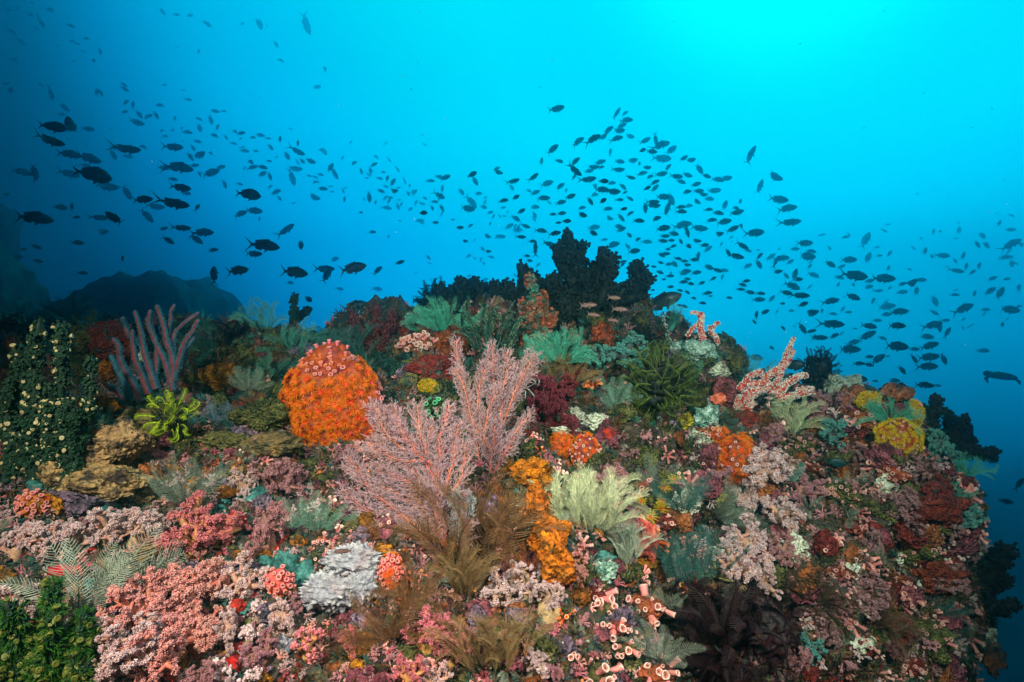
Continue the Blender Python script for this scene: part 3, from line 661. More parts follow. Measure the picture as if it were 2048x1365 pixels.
def cup_tree(label, cat, px, py, lines, mt, mcup, r0=13, cup=9, dens=.9, seed=0, push=0.0, name='tree_coral', side=4, sl=26, group=None, depth=60, tent=None, light=0.0):
    """knobbly branching colony along traced photo-pixel lines; every branch is a part"""
    rng = np.random.RandomState(seed + 50); u, Mx = upright(px, py, push); t = thing(name, label, cat, group, Mx)
    for li, ln in enumerate(lines):
        dy = rng.uniform(-depth, depth) * u; P = chain(ln, 16, px, py, u, dy=dy); g = G()
        r = np.linspace(r0, r0 * .5, 16) * u * (1 + .2 * rng.normal(size=16)); tubes(g, P, np.abs(r), 8, T=.2)
        segs = [(P, r)]
        Ltot = np.linalg.norm(np.diff(P, axis=0), axis=1).sum(); ns = int(Ltot / (sl * u) * side)
        for k in range(ns):
            f = rng.uniform(.05, 1); i = int(f * 14); b = P[i] * (1 - .5) + P[i + 1] * .5
            tn = unit(P[i + 1] - P[i]); d = unit(rng.normal(size=3) * (1, .8, 1) + tn * .7 + np.array([0, 0, .35])); l = sl * u * rng.uniform(.4, 1.15) * (1.1 - .45 * f)
            Q = np.stack([b, b + d * l * .5, b + d * l + np.array([0, 0, .15 * l])]); rr = np.array([r0 * .5, r0 * .42, r0 * .36]) * u
            tubes(g, Q, rr, 6, T=.3); segs.append((Q, rr))
        pos = []; dr = []
        for Q, rr in segs:
            Lq = np.linalg.norm(np.diff(Q, axis=0), axis=1).sum(); m = max(4, int(Lq / (cup * u) * 5 * dens))
            f = rng.rand(m); i = (f * (len(Q) - 1)).astype(int); i = np.minimum(i, len(Q) - 2); w = (f * (len(Q) - 1) - i)[:, None]
            b = Q[i] * (1 - w) + Q[i + 1] * w; tn = unit(Q[i + 1] - Q[i]); d = unit(np.cross(tn, rng.normal(size=(m, 3))) + tn * .35)
            rd = (rr[i] * .7)[:, None]; pos.append(b + d * rd); dr.append(d)
            pos.append(Q[-1:]); dr.append(unit(Q[-1:] - Q[-2:-1]))
        pos = np.concatenate(pos); dr = np.concatenate(dr); sc = cup * u * rng.uniform(.7, 1.2, len(pos))
        br = mobj('branch', g.mesh('branch', mt), t)
        gc = G(); lite = rng.rand(len(pos)) < light * np.clip(1 + 1.6 * fbm(pos * 9, 2, seed), .1, 3); MXs = frames(pos, dr, sc, rng)
        gc.stamp(CUP, MXs[~lite], T=rng.uniform(-.2, .1, (~lite).sum()), m=1); M3 = MXs[lite].copy(); M3[:, :3, :3] *= rng.uniform(.5, 1.45, len(M3))[:, None, None]; gc.stamp(CUPC, M3, T=rng.uniform(-.2, .1, lite.sum()), m=0)
        mobj('cups', gc.mesh('cups', [mcup, mt]), br)
        if tent:
            kk = rng.rand(len(pos)) < .6; pp = np.repeat(pos[kk], 9, 0); dd = unit(np.repeat(dr[kk], 9, 0) + rng.normal(size=(kk.sum() * 9, 3)) * .7)
            gt = G(); l = cup * u * 1.5; st = pp + dd * cup * u * .7; tubes(gt, np.stack([st, st + dd * l * .6, st + dd * l], 1), np.array([[.9, .7, .3]]) * u * 1.0, 3, T=np.array([[.2, .6, 1]]), tip=False)
            mobj('tentacles', gt.mesh('tentacles', tent), br)
    return t

def finger_coral(label, cat, px, py, lines, radii, mt, fuzz=None, name='finger_coral', seed=0, stripe=True, depth=40, push=0.0, fz=(1.6, 2.4), fd=1.0):
    rng = np.random.RandomState(seed + 90); u, Mx = upright(px, py, push); t = thing(name, label, cat, None, Mx)
    for ln, (ra, rb) in zip(lines, radii):
        n = 26; P = chain(ln, n, px, py, u, dy=rng.uniform(-depth, depth) * u); P += np.stack([vnoise(np.stack([np.linspace(0, 4, n), np.full(n, k * 5.1 + ra), np.full(n, seed)], -1), 3) for k in range(3)], -1) * 3 * u
        r = np.linspace(ra, rb, n) * u * (1 + .08 * rng.normal(size=n)); g = G(); m = 14; tubes(g, P, r, m, T=0)
        if stripe:
            V = g.V[0]; C = np.repeat(np.concatenate([P, P[-1:]]), m, 0); nrm_ = unit(V - C); g.T[0] = np.clip((-nrm_[:, 1] - .80) * 9, 0, 1) * (rng.rand() < .95)
        g.V[0] = g.V[0] + (fbm(g.V[0] / (u * 9), 2, 4) * 1.0 * u)[:, None] * unit(rng.normal(size=g.V[0].shape)) * .6
        f = mobj('finger', g.mesh('finger', mt), t)
        if fuzz:
            Lq = np.linalg.norm(np.diff(P, axis=0), axis=1).sum() / u; k = int(Lq * (ra + rb) / 2 * .42 * fd); q = rng.rand(k) * (n - 1.01); i = q.astype(int); w = (q - i)[:, None]
            b = P[i] * (1 - w) + P[i + 1] * w; tn = unit(P[i + 1] - P[i]); d = unit(np.cross(tn, rng.normal(size=(k, 3)))); V, Fc = ico(0); tp = G(); tp.add(V * (1, 1, 1.5), Fc)
            gf = G(); gf.stamp(tp, frames(b + d * (r[i] * 1.0)[:, None], d, u * rng.uniform(*fz, k) * .8, rng), T=rng.rand(k)); mobj('polyps', gf.mesh('polyps', fuzz), f)
    return t

def fan(label, cat, px, py, sheets, mt, name='sea_fan', step=5.5, natt=900, rad=.9, push=0.0, seed=0, wave=12, part='fan_lobe', up=True, rmul=1.0):
    u, Mx = upright(px, py, push); t = thing(name, label, cat, None, Mx)
    for k, (poly, root, yo) in enumerate(sheets):
        g = fan_mesh(poly, root, u, px, py, seed + k * 3, step, natt, rad, wave, yoff=yo, rmul=rmul); mobj(part, g.mesh(part, mt), t)
    return t

# ---- fish
def fish_mesh(hh=.19, ww=.075, fork=.16, filam=.05, bend=.0, seed=0, dors=.085, tailw=1.0, name='fish'):
    K = 18; n = 12; s = np.linspace(0, 1, K); x = .5 - .80 * s
    h = hh * np.clip(np.sin(np.pi * s ** .80) ** .92, 0, 1); h = np.maximum(h, .048 * (s > .5) + .004); h[0] = .008
    w = ww * np.clip(np.sin(np.pi * s ** .6) ** .7, 0, 1) + .008; w[0] = .006
    def cy(x_): return bend * np.clip(.2 - x_, 0, 1) ** 2 * 2.2
    a = np.arange(n) * 2 * math.pi / n
    V = np.stack([np.repeat(x[:, None], n, 1), np.cos(a)[None] * w[:, None] + cy(x)[:, None], np.sin(a)[None] * h[:, None] + .01 * np.sin(s * 3)[:, None]], -1).reshape(-1, 3)
    i = np.arange(n); j = (i + 1) % n; k = np.arange(K - 1)[:, None]; q = np.stack([k * n + i, k * n + j, (k + 1) * n + j, (k + 1) * n + i], -1).reshape(-1, 4)
    g = G(); g.add(V, q, T=np.tile(.5 - .5 * np.sin(a), K))
    def fin(pts, T=.3):
        P = np.array([(p[0], cy(p[0]), p[1]) for p in pts]); m = len(P); th = .004
        A = np.concatenate([P + (0, th, 0), P - (0, th, 0)]); tri = [(0, q_, q_ + 1) for q_ in range(1, m - 1)]
        g.add(A, tri + [(m, m + b + 1, m + b) for _, b, _ in tri], T); 
        g.add(A, [(q_, (q_ + 1) % m, m + (q_ + 1) % m, m + q_) for q_ in range(m)], T)
    b = -.29; tw = tailw
    fin([(b, .03), (b - .05, .07 * tw), (b - .15 - filam, (.17 + fork * .30) * tw), (b - .10, .08 * tw), (b - .055, 0), (b, 0)])
    fin([(b, -.03), (b, 0), (b - .055, 0), (b - .10, -.08 * tw), (b - .15 - filam, -(.17 + fork * .30) * tw), (b - .05, -.07 * tw)])
    top = lambda x_: float(np.interp(-x_, -x, h)) * .93
    fin([(.20, top(.20) * .9), (.14, top(.14) + dors * .8), (.0, top(0) + dors * .8), (-.12, top(-.12) + dors), (-.25, top(-.25) + dors * .9 + .02), (-.22, top(-.22) * .9), (0, top(0) * .85)])
    fin([(-.02, -top(-.02) * .9), (-.06, -top(-.06) - dors * .8), (-.18, -top(-.18) - dors), (-.24, -top(-.24) - dors * .6), (-.22, -top(-.22) * .8)])
    fin([(.14, -top(.14) * .9), (.08, -top(.08) - .07), (.03, -top(.03) - .09), (.06, -top(.06) * .85)])
    for sg in (-1, 1):
        P = np.array([(.20, sg * ww * .9, -.01), (.13, sg * (ww + .05), .02), (.05, sg * (ww + .07), -.03), (.10, sg * (ww + .03), -.06)]); A = np.concatenate([P, P + (0, .003 * sg, .003)])
        g.add(A, [(0, 1, 2, 3), (7, 6, 5, 4), (0, 4, 5, 1), (1, 5, 6, 2), (2, 6, 7, 3), (3, 7, 4, 0)], .4)
        V, Fc = ico(1); g.add(V * .020 + (.385, sg * float(np.interp(-.385, -x, w)) * .8, .035), Fc, 0, 1)
    return g.mesh(name, [None, None])
CHROMIS = [fish_mesh(.175, .07, .3, .06, 0), fish_mesh(.165, .07, .35, .08, .5), fish_mesh(.18, .075, .3, .05, -.5), fish_mesh(.155, .07, .3, .06, -.9)]
SLIM = [fish_mesh(.125, .06, .25, .05, 0, dors=.045), fish_mesh(.12, .06, .25, .04, .6, dors=.045), fish_mesh(.13, .06, .25, .04, -.6, dors=.05)]
DEEP = [fish_mesh(.20, .07, .12, .01, 0, dors=.045, tailw=.75), fish_mesh(.225, .07, .1, .0, .3, dors=.06, tailw=.8)]
F5 = [  # origin 0,0 scale 2.2014
(230,558,105,0,0,2),(310,565,110,100,.1),(222,624,100,-5,0),(305,678,85,-5,.4),(390,697,95,-5,.4),(408,767,140,-5,0,2),(305,768,75,-5,.8),(467,826,95,10,.8),(558,848,65,-60,.9),(627,880,78,10,0),(685,913,70,5,.8),(647,950,70,-50,.8),(772,901,110,-3,0),(795,829,78,0,0),(815,851,45,0,.9),(760,790,40,0,1),(790,736,110,0,.3),(855,730,40,20,.9),(720,740,50,0,.9),(765,651,75,5,.4),(875,688,65,45,.6),(837,690,40,-50,.9),(927,763,75,20,.6),(970,738,45,25,.9),(565,662,95,5,.2),(515,650,60,5,1),(497,680,50,-60,1.2),(625,645,40,-20,1.2),(560,690,40,0,1.4),(600,541,60,0,.9),(545,493,35,5,1.2),(552,452,35,40,1.2),(586,460,32,85,1),(612,503,40,-50,1.2),(652,513,38,30,1.1),(687,506,38,-65,1.1),(700,463,38,-5,1.3),(545,373,30,-30,1.2),(548,392,38,-20,1.2),(440,405,40,-60,1.2),(425,408,35,80,1.3),(280,472,50,-25,1.1),(268,503,40,-15,1.3),(226,421,48,-75,1.1),(48,400,40,80,1.1),(25,370,30,40,1.4),(178,372,30,-45,1.5),(57,260,35,-30,1.4),(90,183,38,-35,1.4),(48,137,38,-30,1.5),(35,40,30,0,1.6),(80,40,28,80,1.6),(183,100,38,-60,1.3),(168,75,25,90,1.5),(130,65,35,-10,1.5),(160,125,25,0,1.6),(213,38,50,-35,1.5),(138,12,25,0,1.7),(308,111,38,-20,1.3),(315,180,25,0,1.6),(340,193,22,0,1.5),(378,170,28,10,1.4),(367,227,18,0,1.5),(440,226,30,-75,1.4),(411,262,32,-70,1.2),(320,270,20,0,1.6),(257,203,18,60,1.7),(387,569,50,-3,.9),(380,730,45,-15,1.1),(150,755,60,-75,.6),(97,757,75,-10,.9),(160,785,40,60,.9),(15,855,45,10,.7),(148,958,135,-5,.1),(265,913,52,0,.6,2),(317,911,35,85,.7),(335,958,32,10,.6),(443,962,65,5,.5),(505,965,85,140,0),(440,1024,70,20,.6),(717,1010,42,30,.4),(740,1058,55,-30,.3),(802,1007,68,5,.2),(895,1024,85,8,.2),(864,1054,60,-35,.4),(935,1102,48,8,.4),(869,914,35,60,.3),(1092,855,100,-5,0,2),(1162,1080,125,-5,0),(1115,1121,72,8,.1),(1117,929,70,-3,.6),(1057,943,60,25,.6),(1260,1015,85,40,.5,1),(1324,1075,50,-88,.2),(943,1208,75,90,.1),(1045,1193,95,15,0),(1295,1200,115,-3,0),(1430,1187,80,5,.2),(1438,1215,70,60,.2),(1355,1315,45,-40,.2,2),(340,1070,50,5,.4),(160,1088,40,-20,.6),(100,1098,30,0,.7),(540,1138,25,90,.2),(70,1130,50,0,.8),(165,1150,40,-10,.9),(365,1203,40,0,.7),(555,1218,45,10,.8),(470,1280,35,10,.5),(512,1268,22,45,.4),(50,1190,25,0,.9),(135,1212,25,0,.9),(825,582,40,0,1.1),(725,600,28,0,1.2),(712,577,18,40,1.2),(760,574,18,40,1.2),(800,566,15,60,1.2),(770,521,22,80,1.3),(875,524,30,-20,1.3),(878,563,48,-80,1.3),(927,527,40,-75,1.2),(958,560,28,70,1.2),(943,597,38,-25,1.2),(945,490,38,-10,1.2),(985,490,22,0,1.3),(995,605,25,-60,1.3),(1030,632,28,-5,1.3),(869,624,32,0,1.3),(850,652,32,-60,1.4),(925,672,30,-50,1.2),(830,438,30,0,1.5),(722,374,22,0,1.4),(807,398,16,0,1.5),(1030,575,40,-50,1.3),(1060,588,38,20,.9),(1110,605,30,-10,1.1),(1145,596,40,0,1.2),(1180,610,25,0,1.3),(1190,648,35,-50,1.1),(1233,615,30,85,.9),(1075,665,40,0,1.3),(1125,666,25,0,1.4),(1100,710,42,-45,1),(1112,737,45,20,.8),(1155,737,45,0,.7),(1155,768,48,45,.9),(1187,775,38,-70,1),(1183,710,25,0,1.2),(1263,685,48,-65,1.2),(1313,672,60,-20,.7),(1312,631,26,85,.8),(1365,711,48,-5,.8),(1330,710,35,-50,1.1),(1300,747,60,10,1.3),(1285,785,65,-70,1.4),(1455,740,45,60,.8),(1425,665,50,-60,1.7),(1475,770,50,-60,1.2),(1420,832,42,0,.9),(1375,870,70,0,1.1),(1387,803,25,10,1.3),(1213,847,48,25,1),(1228,872,30,-50,1.4),(1055,811,30,-10,1.4),(988,811,38,-70,1.1),(878,766,28,-60,1.2),(1517,880,28,85,1),(1410,770,30,0,1.4),(1360,775,25,0,1.5),(1143,965,22,85,1.3),(1470,1143,48,15,1.5),(1275,1245,40,-15,1.5),(1497,1273,35,-10,1.6),(910,105,42,-20,1.7),(715,50,35,-50,1.7),(775,65,30,0,1.8),(835,70,30,20,1.8),(1140,100,60,-70,1.7),(1345,110,80,-60,1.8),(1235,265,30,-20,1.7),(1395,385,40,30,1.7),(1065,105,25,0,1.8),(875,228,22,80,1.7),(1430,300,35,-80,1.8),(1215,195,35,-60,1.8),(1552,1183,115,15,0)]
F6 = [  # origin 700,180 scale 2.9257
(1210,115,90,15,.4),(20,430,45,25,1.1),(140,437,45,30,.9),(118,470,40,-85,1.2),(65,475,40,-75,1.3),(195,482,28,0,1.1),(218,520,40,70,1),(175,518,38,-10,1.3),(98,517,25,0,1.3),(250,543,55,55,1),(348,556,30,-80,1.2),(112,628,60,-85,.8),(180,592,50,-25,.9),(248,597,75,25,.5),(235,630,35,-10,1.3),(60,717,35,-20,1.1),(150,660,30,75,1.4),(340,605,38,-70,1.4),(378,600,45,50,1.6),(300,670,30,60,1.7),(215,690,60,-5,1.7),(385,660,35,70,1.7),(290,767,20,0,1.4),(225,860,25,60,1.6),(130,832,45,-3,.8),(470,532,50,0,1.2),(525,510,60,-25,1),(557,515,65,25,.6),(525,622,70,-30,.8),(540,580,45,85,1.3),(437,634,32,-30,1.4),(495,655,45,0,1.2),(480,690,40,-70,1.2),(537,690,50,-60,1.1),(425,720,55,0,.1,2),(497,777,42,5,.5,2),(650,595,55,-55,1.2),(750,608,50,0,1.4),(790,630,28,0,1.6),(710,655,90,-50,1.3),(685,697,90,0,.6),(780,686,50,-25,1.3),(712,497,65,30,.2,2),(730,533,60,-55,.9),(860,483,70,-5,.5),(858,460,40,20,.8),(960,537,68,18,.3),(1077,512,65,40,.3),(970,630,55,35,.4),(898,648,58,12,.3),(1083,603,60,25,.8),(1120,630,50,20,.7),(1135,635,70,5,.5),(1150,550,80,20,.8),(1077,685,65,-10,1.1),(1001,713,55,35,.4),(1080,730,45,-60,1.3),(968,752,65,-25,1),(1028,800,55,-15,.6),(640,808,50,10,.3),(703,797,38,35,1),(797,856,60,-10,1),(667,887,50,8,.4),(1003,863,55,0,.3),(1068,886,48,-3,.4),(1086,930,80,90,.3,1),(1118,824,70,-8,.5),(803,948,50,10,.5),(775,930,40,-50,1.7),(820,718,40,15,1.5),(1035,972,40,-5,.4),(1050,1000,40,0,.5),(292,1012,58,25,.2),(162,1057,65,45,.3),(160,1165,60,-5,1.7),(1165,905,75,-5,.4),(1185,350,80,38,.4),(1121,420,45,80,.9),(1225,417,50,-25,.6),(820,785,30,60,1.5),(945,570,45,-50,1.6),(930,800,60,30,1.6),(880,860,60,0,1.7),(975,820,50,20,1.7),(840,740,30,60,1.6),(600,760,30,0,1.7),(410,765,50,0,1.7),(350,700,40,30,1.8),(895,690,35,10,1.6),(-175,0,0,0,0)]
F7 = [  # origin 1100,180 scale 3.1017
(413,148,80,55,.7,1),(462,147,50,20,.9),(470,187,85,-5,.6),(362,250,75,42,.6),(440,226,70,22,.7),(425,258,80,15,.7),(270,302,100,28,.2),(170,323,90,25,.5),(328,297,60,35,.7),(415,300,80,15,.5),(490,291,70,3,1),(590,318,70,25,.7),(655,312,65,-80,.7),(690,340,110,15,.6),(570,376,50,5,.3,2),(630,383,70,-5,.4),(752,375,90,45,.9),(375,385,45,80,.9),(695,430,110,-5,1),(828,428,60,35,.7),(870,440,70,20,.7),(925,490,75,-60,.7),(970,535,60,-30,.6),(1040,555,80,-20,.8),(1090,552,80,15,.8),(155,445,70,35,.4),(58,442,50,-20,.7),(155,505,95,-35,.2),(150,540,40,50,.6),(430,445,65,-15,.7),(508,443,75,22,.8),(555,460,35,85,.7),(310,450,75,20,.8),(265,485,80,15,.6),(240,505,60,15,.9),(315,480,45,5,.7),(598,485,60,10,.7),(570,518,65,8,.7),(502,547,58,-10,.4),(425,500,75,5,.6),(615,540,55,5,.7),(690,525,75,10,.7),(730,483,55,40,.7),(785,540,75,-8,.6),(850,530,65,-15,.7),(812,570,60,-20,.7),(240,560,95,10,.4),(330,567,70,5,.1,2),(378,578,60,-5,.9),(278,590,60,-80,1.2),(452,600,55,-45,.7),(465,636,35,20,.6),(600,612,50,25,.2,2),(652,572,60,25,.5),(650,612,60,40,.7),(905,588,65,20,.6),(845,633,65,0,.6),(920,630,65,3,.6),(945,652,65,0,.6),(1018,628,80,5,1),(985,677,65,-15,1),(905,692,65,-25,.6),(320,620,90,0,.4),(390,635,90,3,.3),(270,650,65,-10,1.3),(325,690,55,20,0,2),(247,690,60,-50,.4),(433,682,50,0,.6),(497,675,50,-35,.7),(455,740,48,10,0,2),(355,738,65,-3,.8),(195,732,55,0,.7),(195,777,75,-5,.2),(70,767,60,5,.4),(15,773,45,0,.4),(125,665,70,25,.4),(65,700,70,15,.6),(60,600,70,25,.7),(100,625,30,60,1.1),(100,815,60,3,.1,2),(50,825,40,0,.3),(360,797,70,-5,1),(640,700,75,5,.3),(635,718,75,5,.4),(665,725,45,25,.5),(590,730,70,-85,.6),(700,665,90,0,.6),(745,675,90,-60,1),(725,745,110,65,.7,1),(655,800,70,8,.4),(440,795,60,-45,.7),(495,768,50,25,.6),(550,812,70,-8,.2),(815,755,65,-5,.3),(810,727,60,0,.6),(855,720,60,-5,1.2),(985,742,50,3,.5),(1042,763,70,-18,.5),(1085,720,65,72,1),(1180,695,40,75,1),(1150,732,55,-30,.7),(1158,765,85,18,.5),(1000,808,65,0,.6),(1078,820,90,12,.5),(1183,835,65,-75,.7,1),(1135,865,75,25,.4),(1240,410,125,57,.6,1),(1385,540,115,-18,.6),(1302,607,100,72,.9,1),(1417,683,110,-10,.7),(1470,735,110,3,.7),(1498,825,110,3,.6),(1270,890,110,3,.5),(30,890,75,10,.1),(262,888,70,-15,.2),(270,855,80,10,1.2),(440,868,65,25,.6),(420,850,65,5,.9),(385,963,95,10,.8),(520,1002,80,3,.4),(490,900,50,-50,.7),(540,930,50,20,.7),(600,943,65,-3,1.1),(335,930,45,5,1.4),(480,970,50,-50,1.5),(700,860,90,5,.4),(765,893,70,-18,.5),(850,880,80,-75,.6,1),(820,838,110,8,.8),(925,862,100,-3,.7),(712,910,60,5,.5),(698,938,60,-8,.4),(750,935,45,0,.5),(810,938,42,-60,.5),(855,965,60,-45,.4),(905,938,65,-3,.5),(957,965,58,8,.4),(1038,900,85,20,.5),(765,970,45,20,.6),(730,990,35,-10,.6),(690,1025,50,-30,.4),(715,1020,60,8,.5),(978,990,60,35,1.1),(920,1030,55,80,.8),(1195,970,75,-30,.4),(1230,998,45,-20,1.1),(1155,1035,90,-12,.3),(1105,1010,55,-65,.5),(1065,955,30,60,1.3),(1125,915,28,30,1.3),(1290,995,25,0,1.2),(1300,1030,45,50,.7),(1293,1080,65,-60,.7),(1405,1060,75,65,.6,1),(1440,1045,90,3,.9),(1370,1035,60,30,1.4),(1225,1095,60,30,1.2),(895,1055,55,0,.5),(795,1047,50,-15,.6),(832,1062,45,-5,.5),(845,1088,55,5,.5),(765,1075,75,-50,1),(685,1072,42,-15,.5),(735,1083,50,10,.8),(680,1132,50,-20,.6),(640,1097,40,-10,.7),(830,1133,90,10,.8),(905,1135,65,5,.7),(980,1100,70,-20,.8),(1040,1122,60,-20,.4),(1080,1120,55,-10,1.3),(745,1155,50,0,.5),(705,1177,30,0,.3),(750,1137,20,60,.6),(850,1174,45,-3,.5),(825,1193,55,3,.5),(870,1203,48,-8,.4),(937,1200,50,18,.5),(1012,1172,45,30,.5),(1070,1160,40,70,1.3),(745,1223,45,0,.5),(805,1245,40,-20,.5),(850,1255,42,-35,.5),(975,1262,60,8,.6),(890,1292,38,-20,.4),(945,1323,45,-10,.4),(995,1280,28,0,.6),(1110,1290,40,-10,.4),(1215,1187,50,8,.5),(1193,1210,55,-15,.5),(1182,1238,48,-5,.4),(1240,1257,58,-12,.5),(1308,1264,50,-10,.5),(1295,1302,75,0,.7),(800,1337,35,-15,.4),(830,1343,45,-20,.4),(635,1243,30,0,.4),(620,1270,20,0,.4),(635,1295,25,0,.4),(1410,1130,60,12,.4),(450,1068,50,10,.5),(450,1085,40,40,.6),(410,1050,50,30,1.4)]
F8 = [  # origin 1500,300 scale 2.438
(265,457,72,0,.7),(272,521,90,-2,.7),(297,495,48,-15,1),(218,484,42,-5,1.2),(47,518,38,45,.6),(205,665,75,-25,.7),(220,610,60,75,.7),(232,632,50,-5,.3),(178,698,55,-15,.4),(250,712,75,-3,.3),(258,755,50,25,.3),(158,750,26,0,.3,2),(52,701,40,-5,.4),(70,793,50,25,.4),(20,838,30,-50,.4),(32,805,40,80,.5),(160,868,30,-50,.4),(290,800,90,18,.4),(255,870,60,-60,.6),(300,885,45,15,.4),(403,851,100,-3,.4),(395,738,75,12,.5),(410,908,45,30,.5),(343,917,65,0,.4),(315,915,30,80,.6),(512,615,110,-12,.4),(480,537,75,0,.8),(390,557,58,-32,.7),(648,628,100,-5,.5),(500,717,68,-25,.3),(725,790,80,3,.6),(747,792,36,0,1,2),(780,660,85,45,.5),(832,635,50,-3,1.2),(742,655,40,15,.9),(712,858,80,-3,.3),(580,860,65,-10,.4),(570,908,85,30,.7),(478,974,105,0,.5),(505,940,60,20,1),(710,958,105,-5,.3),(872,957,80,20,.5),(868,1012,90,8,.5),(865,1057,85,3,.4),(857,911,68,-8,.9),(800,972,48,0,1),(945,1022,55,-70,.6),(965,888,50,65,.9),(893,855,80,15,.7),(922,860,55,-80,.7),(955,832,38,0,1.1),(802,1022,45,-60,.5),(740,1072,52,-55,.4),(623,1022,75,40,.6),(580,1010,42,3,.5),(530,1043,50,3,.4),(577,1048,45,-15,.4),(672,1007,22,0,1.2),(533,1117,70,-5,.2,2),(530,1150,35,30,.5),(577,1158,50,-25,.5),(612,1128,25,0,.5),(700,1125,55,-3,.5),(848,1147,80,-5,.2),(915,1150,32,0,.9),(102,963,35,-35,.4),(25,1013,70,-8,.9),(1043,775,85,28,.7),(1013,592,55,-15,1),(1180,629,45,20,1.1),(1085,597,35,40,1.2),(1055,568,35,75,1.1),(1118,567,38,80,1.3),(1040,518,40,75,1.3),(937,517,60,-5,1.1),(1260,780,90,-8,.7),(1220,700,65,65,.9),(1170,690,60,40,1),(1230,848,35,-85,.9),(1137,980,50,0,1),(1275,460,85,30,1),(1150,465,40,-50,1.3),(1108,460,42,-60,1.3),(1215,360,35,60,1.5),(1270,390,45,0,1.5),(1312,675,38,85,1.2),(1145,780,42,0,1.3),(1000,707,38,-5,1.2),(1095,703,35,75,1.3),(900,795,42,-35,1.4),(900,735,60,-70,1.6),(565,440,75,65,1.5),(465,426,35,5,1.5),(575,530,60,70,1.4),(630,517,30,5,1.4),(680,507,35,55,1.5),(855,495,38,85,1.3),(885,515,35,-75,1.3),(445,570,40,20,1.3),(435,622,45,-20,1.3),(430,660,30,60,1.4),(502,655,28,-60,1.1),(675,578,30,70,1.4),(580,640,45,10,1.1),(575,670,50,10,1.4),(630,687,32,0,1.4),(663,765,80,5,1.4),(663,803,50,3,1.3),(600,738,35,70,1.3),(478,792,32,0,1.2),(405,800,38,-5,1.3),(352,787,30,80,1.3),(512,872,20,0,1.2),(645,918,40,-20,1.2),(813,690,50,85,1.4),(622,832,40,0,1.4),(310,610,55,-25,1.3),(100,525,45,35,1.4),(195,548,40,35,1.4),(175,613,40,-50,1.2),(105,728,45,50,1.4),(200,785,30,0,1.3),(388,480,25,-60,1.4),(290,570,30,45,1.5),(925,395,25,-50,1.6),(1020,395,40,85,1.7),(1130,415,50,-60,1.6),(895,400,30,75,1.7),(1250,630,35,0,1.4),(1240,525,55,5,1.4),(1275,550,50,-80,1.5),(1320,460,35,-70,1.5),(1000,540,30,-60,1.5),(1310,765,30,20,1.4),(740,695,50,5,1.4)]
FISH = []
for lst, ox, oy, sc_ in ((F5, 0, 0, 2.2014), (F6, 700, 180, 2.9257), (F7, 1100, 180, 3.1017), (F8, 1500, 300, 2.438)):
    for f in lst:
        if f[2]: FISH.append((ox + f[0] / sc_, oy + f[1] / sc_, f[2] / sc_, f[3], f[4], f[5] if len(f) > 5 else 0))
FISH += [(1977, 920, 30, -3, .4, 0), (2010, 1003, 25, 0, .3, 2), (1954, 988, 32, -3, .3, 0), (2040, 966, 24, 60, .4, 0), (2025, 1160, 22, 65, .7, 0), (2000, 1087, 16, 0, .8, 0)]
mf_dark = mat('fish_skin_dark', (.010, .014, .014), (.05, .07, .06), ns=9, rough=.45, spec=.4)
mf_grey = mat('fish_skin_grey', (.016, .024, .026), (.09, .12, .12), ns=9, rough=.4, spec=.4)
mf_pink = mat('fish_skin_pink', (.16, .06, .05), (.42, .22, .20), ns=9, rough=.4)
m_eye = mat('eye_black', (.004, .004, .004), (.01, .01, .01), rough=.2)
def fish_mat(px, py, L_, ang, dep, yaw=0):
    d = ray(px, py); pos = d * dep; az = math.atan2(d.x, 1.0); s = L_ * dep / F / .92
    if abs(ang) > 90: r = Matrix.Rotation(-R(ang - 180 if ang > 0 else ang + 180), 4, 'Y') @ Matrix.Rotation(math.pi + yaw, 4, 'Z')
    else: r = Matrix.Rotation(-R(ang), 4, 'Y') @ Matrix.Rotation(yaw, 4, 'Z')
    return Matrix.Translation(pos) @ Matrix.Rotation(-az, 4, 'Z') @ r @ scl(s)
ORD = ['first', 'second', 'third', 'fourth', 'fifth', 'sixth', 'seventh', 'eighth', 'ninth', 'tenth', 'eleventh', 'twelfth', 'thirteenth', 'fourteenth', 'fifteenth', 'sixteenth', 'seventeenth', 'eighteenth', 'nineteenth', 'twentieth']
XB = [(0, 'over the cream-cupped coral'), (180, 'over the finger coral'), (420, 'over the left black crinoid'), (560, 'over the orange dome'), (700, 'over the maroon coral'),
      (840, 'over the sea fans'), (980, 'over the low black bush'), (1090, 'over the tallest black bush'), (1220, 'over the black bush arm'), (1300, 'over the large damselfish'), (1380, 'over the small knobbly coral'),
      (1470, 'over the big knobbly coral'), (1590, 'over the round black crinoid'), (1700, 'over the yellow cup corals'), (1850, 'over the right reef edge'), (1960, 'by the right picture edge')]
YB = [(0, 'near the top'), (120, 'high up'), (250, 'in upper water'), (310, 'in upper middle water'), (355, 'at mid height'), (400, 'in lower middle water'), (450, 'in lower water'), (500, 'fairly low'), (550, 'low down'), (610, 'very low'), (680, 'close to the reef'), (760, 'below the crest')]
